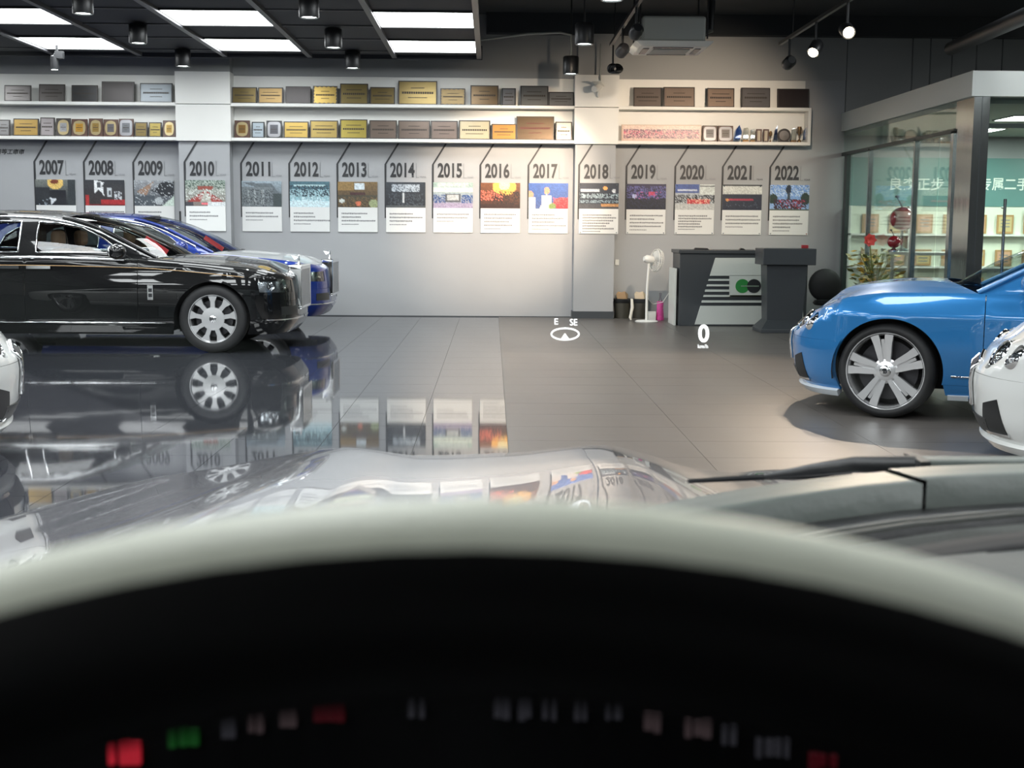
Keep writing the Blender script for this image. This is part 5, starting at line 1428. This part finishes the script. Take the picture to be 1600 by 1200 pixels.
def finish_coupe(r, S, lip):
    root, P, ct, zs, G, both = r
    sx = ct.of_x; chrome = M['chrome']
    n3 = lambda s: ct.at(s)
    # twin round headlamps
    for (y, z, rad) in S['lamps']:
        s = ct.of_y(y); q = Vector(P(s, z)); n = ct.at(s)
        du = (Vector(P(s+0.02, z))-Vector(P(s-0.02, z))); dv = Vector(P(s, z+0.02))-Vector(P(s, z-0.02))
        nn = du.cross(dv).normalized()
        if nn.dot(Vector((n[2], n[3], 0))) < 0: nn = -nn
        mt = Matrix.Translation(q-nn*0.014) @ nn.to_track_quat('Z', 'Y').to_matrix().to_4x4()
        bowl = MB().lathe([(0, -0.05), (rad*0.4, -0.045), (rad*0.85, -0.01), (rad*0.95, 0.012)], 32, cap=False).xf(mt).mesh('headlamp', LAMP_BULB, 50)
        ring = MB().lathe([(rad*0.93, -0.03), (rad*0.95, 0.014), (rad*1.0, 0.02), (rad*1.06, 0.012), (rad*1.09, -0.03)], 36, cap=False).xf(mt).mesh('bezel', chrome, 50)
        lens = MB().lathe([(0, 0.034), (rad*0.4, 0.031), (rad*0.75, 0.022), (rad*0.95, 0.01)], 32, cap=False).xf(mt).mesh('lens', M['glass_lamp'], 60)
        pr = MB().lathe([(0.0, -0.02), (rad*0.3, -0.02), (rad*0.42, 0.0), (rad*0.36, 0.004), (rad*0.2, -0.005), (0, -0.004)], 20).xf(mt).mesh('projector', M['black_plastic'], 40)
        dots = MB()
        for k in range(18):
            a = 2*PI*k/18; dots.ball((rad*0.72*math.cos(a), rad*0.72*math.sin(a), -0.002), rad*0.075, 6, 4)
        dm = dots.xf(mt).mesh('lamp_jewels', chrome)
        for o in both('headlamp', bowl):
            obj('bezel', ring, o); obj('lens', lens, o); obj('projector', pr, o); obj('lamp_jewels', dm, o)
    fr = lambda p: (1, 0.35, 0)
    def over(nm, pts, mt, out=0.006, hem=0.012):
        return both(nm, skin_mesh(nm, pts, [], P, 0.05, mt, fr, hem, out))
    a, b = ct.of_y(0.44), ct.of_y(0.72)
    over('air_intake', [(a, 0.24), (b-0.04, 0.25), (b-0.10, 0.44), (a+0.05, 0.40)], M['liner'])
    over('intake_blade', [(a, 0.225), (b-0.02, 0.235), (b-0.02, 0.25), (a, 0.24)], chrome, 0.012)
    # main grille
    g0 = ct.of_y(0.27)
    over('grille', [(0, 0.36), (g0-0.04, 0.36), (g0, 0.62), (0, 0.66)], M['black_plastic'], 0.008)
    over('lower_intake', [(0, 0.22), (ct.of_y(0.5), 0.22), (ct.of_y(0.5), 0.31), (0, 0.31)], M['black_plastic'], 0.008)
    both('grille_frame', MB().tube([Vector(P(s_, z_))+Vector((0.012, 0, 0)) for s_, z_ in resample([(0, 0.36), (g0-0.04, 0.36), (g0, 0.62), (0, 0.66)], 0.05)[:-6]], 0.012, 8).mesh('grille_frame', chrome, 60))
    # lower lip and sill trim
    arch = sx(S['Ra']-0.02)
    over('splitter', [(0, 0.155), (arch, 0.155), (arch, 0.195), (0, 0.195)], lip, 0.03, 0.06)
    over('sill_trim', [(sx(-0.43), 0.16), (sx(-2.32), 0.16), (sx(-2.32), 0.195), (sx(-0.43), 0.195)], lip, 0.012, 0.05)
    # fender vent strip, door handle
    path = [Vector(P(sx(-0.45-0.2*i/6), 0.335))+Vector((0, 0.003, 0)) for i in range(7)]
    both('fender_strip', MB().tube(path, 0.008, 6).mesh('fender_strip', chrome, 60))
    q = Vector(P(sx(-1.85), 0.80))
    hm = MB().box(-0.11, 0.11, 0.0, 0.03, -0.014, 0.014).mesh('door_handle', chrome)
    for sc in (1, -1): obj('door_handle', hm, root, (q.x, q.y*sc, q.z), scale=(1, sc, 1))
    rs = ct.L-0.6
    both('tail_lamp', skin_mesh('tail_lamp', [(rs-0.12, 0.66), (rs+0.12, 0.66), (rs+0.12, 0.8), (rs-0.12, 0.8)], [], P, 0.06, mat('coupe_red_lamp', srgb(120, 10, 16), 0.1), lambda p: (-1, 0.5, 0), 0.01, 0.006))
    return root
azure = paint_mat('azure_metallic_paint', srgb(46, 120, 182), 0.25, 0.32, 0.12)
white = paint_mat('white_car_paint', srgb(222, 224, 222), 0.0, 0.35)
lipw = mat('pale_lip_paint', srgb(206, 214, 220), 0.3, coat=0.6)
C1 = coupe_spec(azure, 'coupe_car'); C1['steer'] = math.radians(-7); C1['spin'] = 0.25
coupe = finish_coupe(build_car(C1), C1, lipw)
YA = math.radians(22)
coupe.location = (3.28, 10.24, 0); coupe.rotation_euler = (0, 0, PI-YA)
tag(coupe, 'azure blue two-door coupe with silver five-spoke wheels at right', 'car')
C2 = coupe_spec(white, 'coupe_car')
coupe_w = finish_coupe(build_car(C2), C2, white)
coupe_w.location = (3.72, 7.5, 0); coupe_w.rotation_euler = (0, 0, PI-math.radians(21))
tag(coupe_w, 'white coupe nose with twin round headlamps cut by the right edge', 'car')
coupe_v = copy_tree(coupe_w)
coupe_v.location = (-3.73, 7.8, 0); coupe_v.rotation_euler = (0, 0, math.radians(20))
tag(coupe_v, 'white car nose cut by the left edge before the black saloon', 'car')

# ------------------------------------------------------------------ the car we sit in
HX = 0.37
host = empty('grey_car', (HX, 1.0, 0))
def hb(mb, name, mats, parent=None, smooth=None, bevel=0.0):
    """world-space build under the car"""
    o = mb.build(name, mats, parent or host, smooth, bevel)
    if parent is None: o.location = -host.location
    return o
hostpaint = mat('silver_lilac_paint', (0.20, 0.20, 0.22, 1), 0.30, metal=0.35, coat=1.0, coat_rough=0.01)
zc_ = spl([(0, 1.040), (0.08, 1.050), (0.135, 1.068), (0.2, 1.082), (0.34, 1.070), (0.486, 1.065), (0.54, 1.072), (0.585, 1.077), (0.684, 1.066), (0.76, 1.054), (0.87, 1.040), (0.94, 1.0), (0.985, 0.90), (1.0, 0.72)])
fall = lambda y: -0.115*(y-1.82)-2.2*0.05*math.log(1+math.exp((y-2.08)/0.05))-0.004
YF = spl([(-0.62, 0.60), (-0.2, 0.75), (0.0, 0.82), (0.2, 0.90), (0.4, 0.955), (0.8, 0.975), (1.1, 0.93), (1.4, 0.82)])   # front edge of the cowl
def hood_pt(u, v):
    c = (v*2-1)*1.0
    k = abs(c)
    y0 = YF(HX+c)-0.02; y1 = 2.26-0.35*max(0, k-0.5)**2*2
    y = y0+(y1-y0)*u
    yy = 0.4+(y-0.4)*(2.26-0.4)/(y1-0.4)
    ridge = 1.0-0.5*sstep(1.6, 0.9, y)*(1 if k < 0.5 else 0)
    if c > 0: ridge *= 1-0.62*sstep(0.02, 0.12, c)*sstep(0.5, 0.4, c)
    z = 1.04+(zc_(k)-1.04)*(ridge if zc_(k) > 1.04 else 1.0)+fall(yy)*(1.0 if k < 0.9 else 1.0)
    return (HX+c, y, z)
hb(MB().grid(hood_pt, 70, 110), 'bonnet', hostpaint, None, 60)
# bonnet shut lines either side, body sides, bumper
for s in (-1, 1):
    side = MB().grid(lambda u, v: (HX+s*(1.0-0.02*v-0.03*v*v), 0.15+(2.02-0.15)*u, 0.80+fall(0.4+(1.6)*u)*0.5-(0.5+0.0)*v), 24, 8)
    hb(side, 'fender_side', hostpaint, None, 60)
hb(MB().grid(lambda u, v: (HX+(u*2-1)*0.97, 2.24-0.38*abs(u*2-1)**3+0.05*math.sin(PI*v), 0.62-0.38*v), 30, 8), 'front_bumper', hostpaint, None, 60)
for s in (-1, 1):
    w = obj('wheel', SEDAN_WHEEL['tyre'], host, (s*0.86, 0.55, 0.372), (0, 0, -s*PI/2+PI/2*0))
    w.rotation_euler = (0, 0, -PI/2 if s > 0 else PI/2)
    obj('rim', SEDAN_WHEEL['rim'], w)
# cowl panels below the windscreen
cowl = mat('grey_cowl_plastic', srgb(84, 91, 87), 0.45, bump=0.05, bscale=150)
def strip(xa, xb, fy, d0, d1, z0, z1, n=24, sk=0.05):
    """band following the cowl curve, from d0 to d1 behind its front edge"""
    def f(u, v):
        x = xa+(xb-xa)*u; return (x, fy(x)-d0-(d1-d0)*v, z0+(z1-z0)*v-0.045*sstep(0.3, -0.25, x))
    def g(u, v):
        p = f(u, v); return (p[0], p[1], p[2]-0.02)
    m = MB().grid(f, n, 3)
    m.grid(lambda u, v: (f(u, 0)[0], f(u, 0)[1], f(u, 0)[2]-sk*v), n, 1)
    m.grid(lambda u, v: (f(u, 1)[0], f(u, 1)[1], f(u, 1)[2]-sk*v), n, 1)
    return m
hb(strip(-0.55, 0.292, YF, 0.0, 0.085, 1.212, 1.220), 'cowl_panel', cowl, None, 40)
hb(strip(0.295, 1.25, YF, 0.0, 0.085, 1.214, 1.222), 'cowl_panel', cowl, None, 40)
hb(strip(-0.55, 1.25, YF, 0.085, 0.115, 1.203, 1.205), 'cowl_seal', M['black_plastic'], None, 40)
# wipers
def wiper(pts, blade):
    o = hb(MB().tube(pts, [0.002, 0.005, 0.0065, 0.0075][:len(pts)], 8), 'wiper_arm', M['black_plastic'], None, 50)
    hb(MB().tube(blade, [0.002, 0.003, 0.004], 6), 'wiper_blade', M['black_plastic'], o, 50)
    return o
W1 = [onY(1195, 744, 1.02), onY(1270, 734, 1.0), onY(1335, 726, 0.985), onY(1432, 727, 0.97)]
wiper(W1, [onY(1075, 752, 1.02), onY(1200, 745, 1.03), onY(1330, 742, 1.03)])
W2 = [onY(1432, 737, 0.985), onY(1500, 733, 0.985), onY(1640, 731, 0.985)]
o = hb(MB().obox(onY(1540, 735, 0.975), (0.052, 0.0, 0.0), (0, 0.012, 0), (0, 0, 0.0098)), 'wiper_cover', cowl, None, None, 0.004)
o = hb(MB().tube([onY(1434, 757, 0.93), onY(1520, 752, 0.94), onY(1650, 742, 0.95)], 0.004, 8), 'wiper_blade', M['black_plastic'], None, 50)
hb(MB().obox(onY(1432, 736, 0.972), (0.004, 0, 0), (0, 0.02, 0), (0, 0, 0.011)), 'wiper_pivot', M['black_plastic'])
# dashboard with defroster slats
dashm = mat('grey_soft_dash', srgb(80, 82, 79), 0.6, bump=0.15, bscale=220, bdist=0.002)
DF = lambda x: YF(x)-0.30
dfront_y = lambda x: 0.43-0.21*sstep(0.22, 0.34, x)
hb(MB().grid(lambda u, v: (-0.45+1.7*u, DF(-0.45+1.7*u)*(1-v)+dfront_y(-0.45+1.7*u)*v, 1.232-0.0*v-0.04*v*v), 24, 8), 'dashboard_top', dashm, None, 50)
hb(strip(-0.45, 1.25, lambda x: YF(x)-0.115, 0.0, 0.06, 1.193, 1.20), 'defroster_tray', M['black_plastic'], None, 40)
for k, (d, z) in enumerate(((0.128, 1.209), (0.148, 1.214), (0.172, 1.218))):
    hb(strip(-0.35, 1.25, lambda x: YF(x), d, d+0.009, z, z+0.002, 24, 0.003), 'defroster_slat', dashm, None, 40)
hb(strip(-0.45, 1.25, YF, 0.205, 0.222, 1.217, 1.224), 'dashboard_edge', dashm, None, 40)
hb(strip(-0.45, 1.25, YF, 0.268, 0.302, 1.2325, 1.2335), 'dashboard_gap', M['liner'], None, 40)
hb(MB().grid(lambda u, v: (-0.45+1.7*u, dfront_y(-0.45+1.7*u)-0.02*v, 1.192-0.45*v), 40, 4), 'dashboard_face', M['black_plastic'], None, 50)
# instrument binnacle and its lit symbols
hb(MB().prism([(-0.19, 1.05), (0.19, 1.05), (0.19, 1.22), (0.13, 1.262), (-0.13, 1.262), (-0.19, 1.22)], lambda p: (p[0], 0.40, p[1]), lambda p: (p[0]*1.02, 0.56, p[1]-0.02)), 'instrument_binnacle', M['black_plastic'])
face = hb(MB().prism([(-0.18, 1.06), (0.18, 1.06), (0.18, 1.21), (0.12, 1.25), (-0.12, 1.25), (-0.18, 1.21)], lambda p: (p[0], 0.40, p[1]), lambda p: (p[0], 0.396, p[1])), 'instrument_display', mat('display_glass_black', srgb(6, 6, 8), 0.35))
E_ = lambda n, c, s: mat(n, (0, 0, 0, 1), 0.5, emit=c, estr=s)
RED, GRN, WHT, PNK, DRED = E_('tell_tale_red', (0.9, 0.03, 0.06, 1), 0.36), E_('tell_tale_green', (0.03, 0.35, 0.05, 1), 0.10), E_('display_white', (0.5, 0.5, 0.62, 1), 0.03), E_('display_pink', (0.6, 0.42, 0.45, 1), 0.045), E_('tell_tale_dim_red', (0.5, 0.02, 0.05, 1), 0.05)
for u, v, w, h, m in ((195, 1178, 52, 34, RED), (287, 1154, 48, 30, GRN), (357, 1142, 22, 28, WHT), (400, 1130, 24, 32, PNK), (450, 1124, 26, 30, PNK), (515, 1116, 50, 28, DRED), (655, 1106, 34, 28, WHT),
                      (785, 1108, 26, 28, WHT), (822, 1109, 24, 30, WHT), (862, 1110, 28, 28, WHT), (910, 1112, 24, 28, WHT), (960, 1114, 26, 24, WHT), (1022, 1130, 30, 28, PNK), (1092, 1140, 42, 26, PNK), (1142, 1152, 26, 30, WHT), (1212, 1170, 60, 26, WHT), (1290, 1190, 50, 20, DRED)):
    nb = max(1, round(w/16)); rnd = random.Random(u)
    for i in range(nb):
        x0 = u-w/2+w*i/nb; a, b = onY(x0, v+h/2+rnd.uniform(-3, 3), 0.394), onY(x0+w/nb*rnd.uniform(0.45, 0.95), v-h/2+rnd.uniform(-3, 3), 0.394)
        hb(MB().box(a.x, b.x, 0.394, 0.396, min(a.z, b.z), max(a.z, b.z)), 'tell_tale_light', m, face)
# steering wheel
tilt = math.radians(30); RR_ = 0.185; rt = 0.0122
topc = Vector((-0.0015, 0.150, 1.39-0.214*0.150-rt*1.02))
cen = topc+Vector((0, -math.sin(tilt)*RR_, -math.cos(tilt)*RR_))
ex = Vector((1, 0, 0)); ey = Vector((0, math.sin(tilt), math.cos(tilt))); ez = ex.cross(ey)
leather = mat('black_wheel_leather', srgb(11, 11, 12), 0.5, spec=0.4, coat=0.1, coat_rough=0.3, bump=0.05, bscale=300, bdist=0.001)
rim_pts = lambda R, n=96: [cen+(ex*math.sin(a)+ey*math.cos(a))*R for a in [2*PI*i/n for i in range(n)]]
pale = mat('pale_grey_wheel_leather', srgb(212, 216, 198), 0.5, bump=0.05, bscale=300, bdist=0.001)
def rim_half(lo, hi, n=120, k=18):
    m = MB(); oa = math.radians(18)
    def f(u, v):
        a = 2*PI*u; rad = ex*math.sin(a)+ey*math.cos(a)
        b = math.radians(lo+(hi-lo)*v)+oa
        return cen+rad*RR_+(rad*math.cos(b)+ez*math.sin(b))*rt
    return m.grid(f, n, k, cu=True)
if ez.y > 0: ez = -ez
sw = hb(rim_half(58, 302), 'steering_wheel', leather, None, 60)
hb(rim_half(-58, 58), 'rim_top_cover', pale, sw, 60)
hb(MB().lathe([(0, -0.02), (0.07, -0.02), (0.08, 0.0), (0.07, 0.025), (0, 0.032)], 32).xf(Matrix.Translation(cen-ez*-0.03) @ (ez).to_track_quat('Z', 'Y').to_matrix().to_4x4()), 'hub', leather, sw, 50)
for a in (PI/2, -PI/2, PI):
    d = ex*math.sin(a)+ey*math.cos(a)
    hb(MB().tube([cen+d*0.06, cen+d*0.12, cen+d*(RR_-0.005)], [0.022, 0.014, 0.012], 10), 'spoke', leather, sw, 60)
hb(MB().tube([cen, cen-ez*0.3], 0.035, 12), 'column', M['black_plastic'], sw, 60)
# windscreen, its frame, and the head-up display reflected in it
WB, WZ = 0.80, 1.195
def ws_pt(u, v):
    c = -0.95+1.9*u; k = max(0, abs(c+0.0)-0.62)
    y = WB+(0.22-WB)*v-0.35*k*k*(1-v*0.3); return (HX*0.5+c+HX*0.5*0, y, WZ+(WB-(WB+(0.22-WB)*v)))
hb(MB().grid(ws_pt, 40, 16), 'windscreen', M['glass_shield'], None, 60)
for u in (0, 1):
    hb(MB().tube([ws_pt(u, i/8) for i in range(9)], 0.03, 8), 'windscreen_pillar', M['black_plastic'], None, 60)
hb(MB().tube([ws_pt(i/20, 1) for i in range(21)], 0.025, 8), 'windscreen_header', M['black_plastic'], None, 60)
HUD_Y = 2.2     # distance at which the projected image appears
def on_ws(u, v):
    return onY(u, v, HUD_Y)
hud = hb(MB().tube([on_ws(883+21.5*math.cos(a), 522+9*math.sin(a)) for a in [2*PI*i/40 for i in range(40)]], 0.0012, 6, closed=True), 'head_up_display', M['hud'])
hb(MB().add([on_ws(882.6, 520.5), on_ws(876, 530.5), on_ws(890, 530.5)], [(0, 1, 2)]), 'compass_arrow', M['hud'], hud)
def hud_text(body, x0, x1, y0, y1, nm, bold=0.0):
    me = text_mesh(body, 1.0, bold)
    xs = [q.co.x for q in me.vertices]; ys = [q.co.y for q in me.vertices]
    for q in me.vertices:
        u = x0+(x1-x0)*(q.co.x-min(xs))/(max(xs)-min(xs)); v = y1+(y0-y1)*(q.co.y-min(ys))/(max(ys)-min(ys))
        q.co = on_ws(u, v)
    me.materials.clear(); me.materials.append(M['hud'])
    o = obj(nm, me, hud); return o
hud_text('E', 866.5, 872, 497.5, 507, 'compass_letter'); hud_text('SE', 890.5, 902, 498.5, 508.5, 'compass_letter')
hud_text('0', 1091, 1108, 507, 535, 'speed_number', 0.025); hud_text('km/h', 1090.5, 1106, 538, 544, 'speed_unit', 0.0)
# cabin: roof, doors, seats
hb(MB().grid(lambda u, v: (HX*0.5-0.85+1.7*u, 0.24-2.1*v, 1.775+0.06*math.sin(PI*u)+0.03*math.sin(PI*v*0.7)), 16, 10), 'roof', hostpaint, None, 60)
hb(MB().grid(lambda u, v: (HX*0.5-0.84+1.68*u, 0.22-2.06*v, 1.755+0.06*math.sin(PI*u)+0.03*math.sin(PI*v*0.7)), 12, 8), 'roof_lining', M['black_plastic'], None, 60)
for s in (-1, 1):
    hb(MB().box(HX+s*0.93-0.03, HX+s*0.93+0.03, -1.75, 0.55, 0.35, 1.16), 'door', hostpaint, None, None, 0.02)
    hb(MB().box(HX*0.5+s*0.86-0.03, HX*0.5+s*0.86+0.03, -0.75, -0.62, 1.1, 1.78), 'door_pillar', M['black_plastic'])
hb(MB().box(HX-0.9, HX+0.9, -1.9, -1.82, 0.4, 1.78), 'tailgate', hostpaint, None, None, 0.02)
hb(MB().box(HX-0.9, HX+0.9, -1.8, 0.3, 0.4, 0.46), 'cabin_floor', M['black_plastic'])
for xx in (0.0, 2*HX):
    st = hb(MB().box(xx-0.26, xx+0.26, -0.75, -0.2, 0.55, 0.75), 'seat', M['black_plastic'], None, None, 0.05)
    hb(MB().prism([(-0.72, 0.7), (-0.58, 0.7), (-0.72, 1.34), (-0.82, 1.34)], lambda p: (xx-0.25, p[0], p[1]), lambda p: (xx+0.25, p[0], p[1])), 'seat_back', M['black_plastic'], st, None, 0.04)
    hb(MB().box(xx-0.13, xx+0.13, -0.86, -0.76, 1.38, 1.56), 'headrest', M['black_plastic'], st, None, 0.04)
tag(host, 'silver-grey car seen from its driver seat: bonnet, wipers, dashboard and steering wheel', 'car')
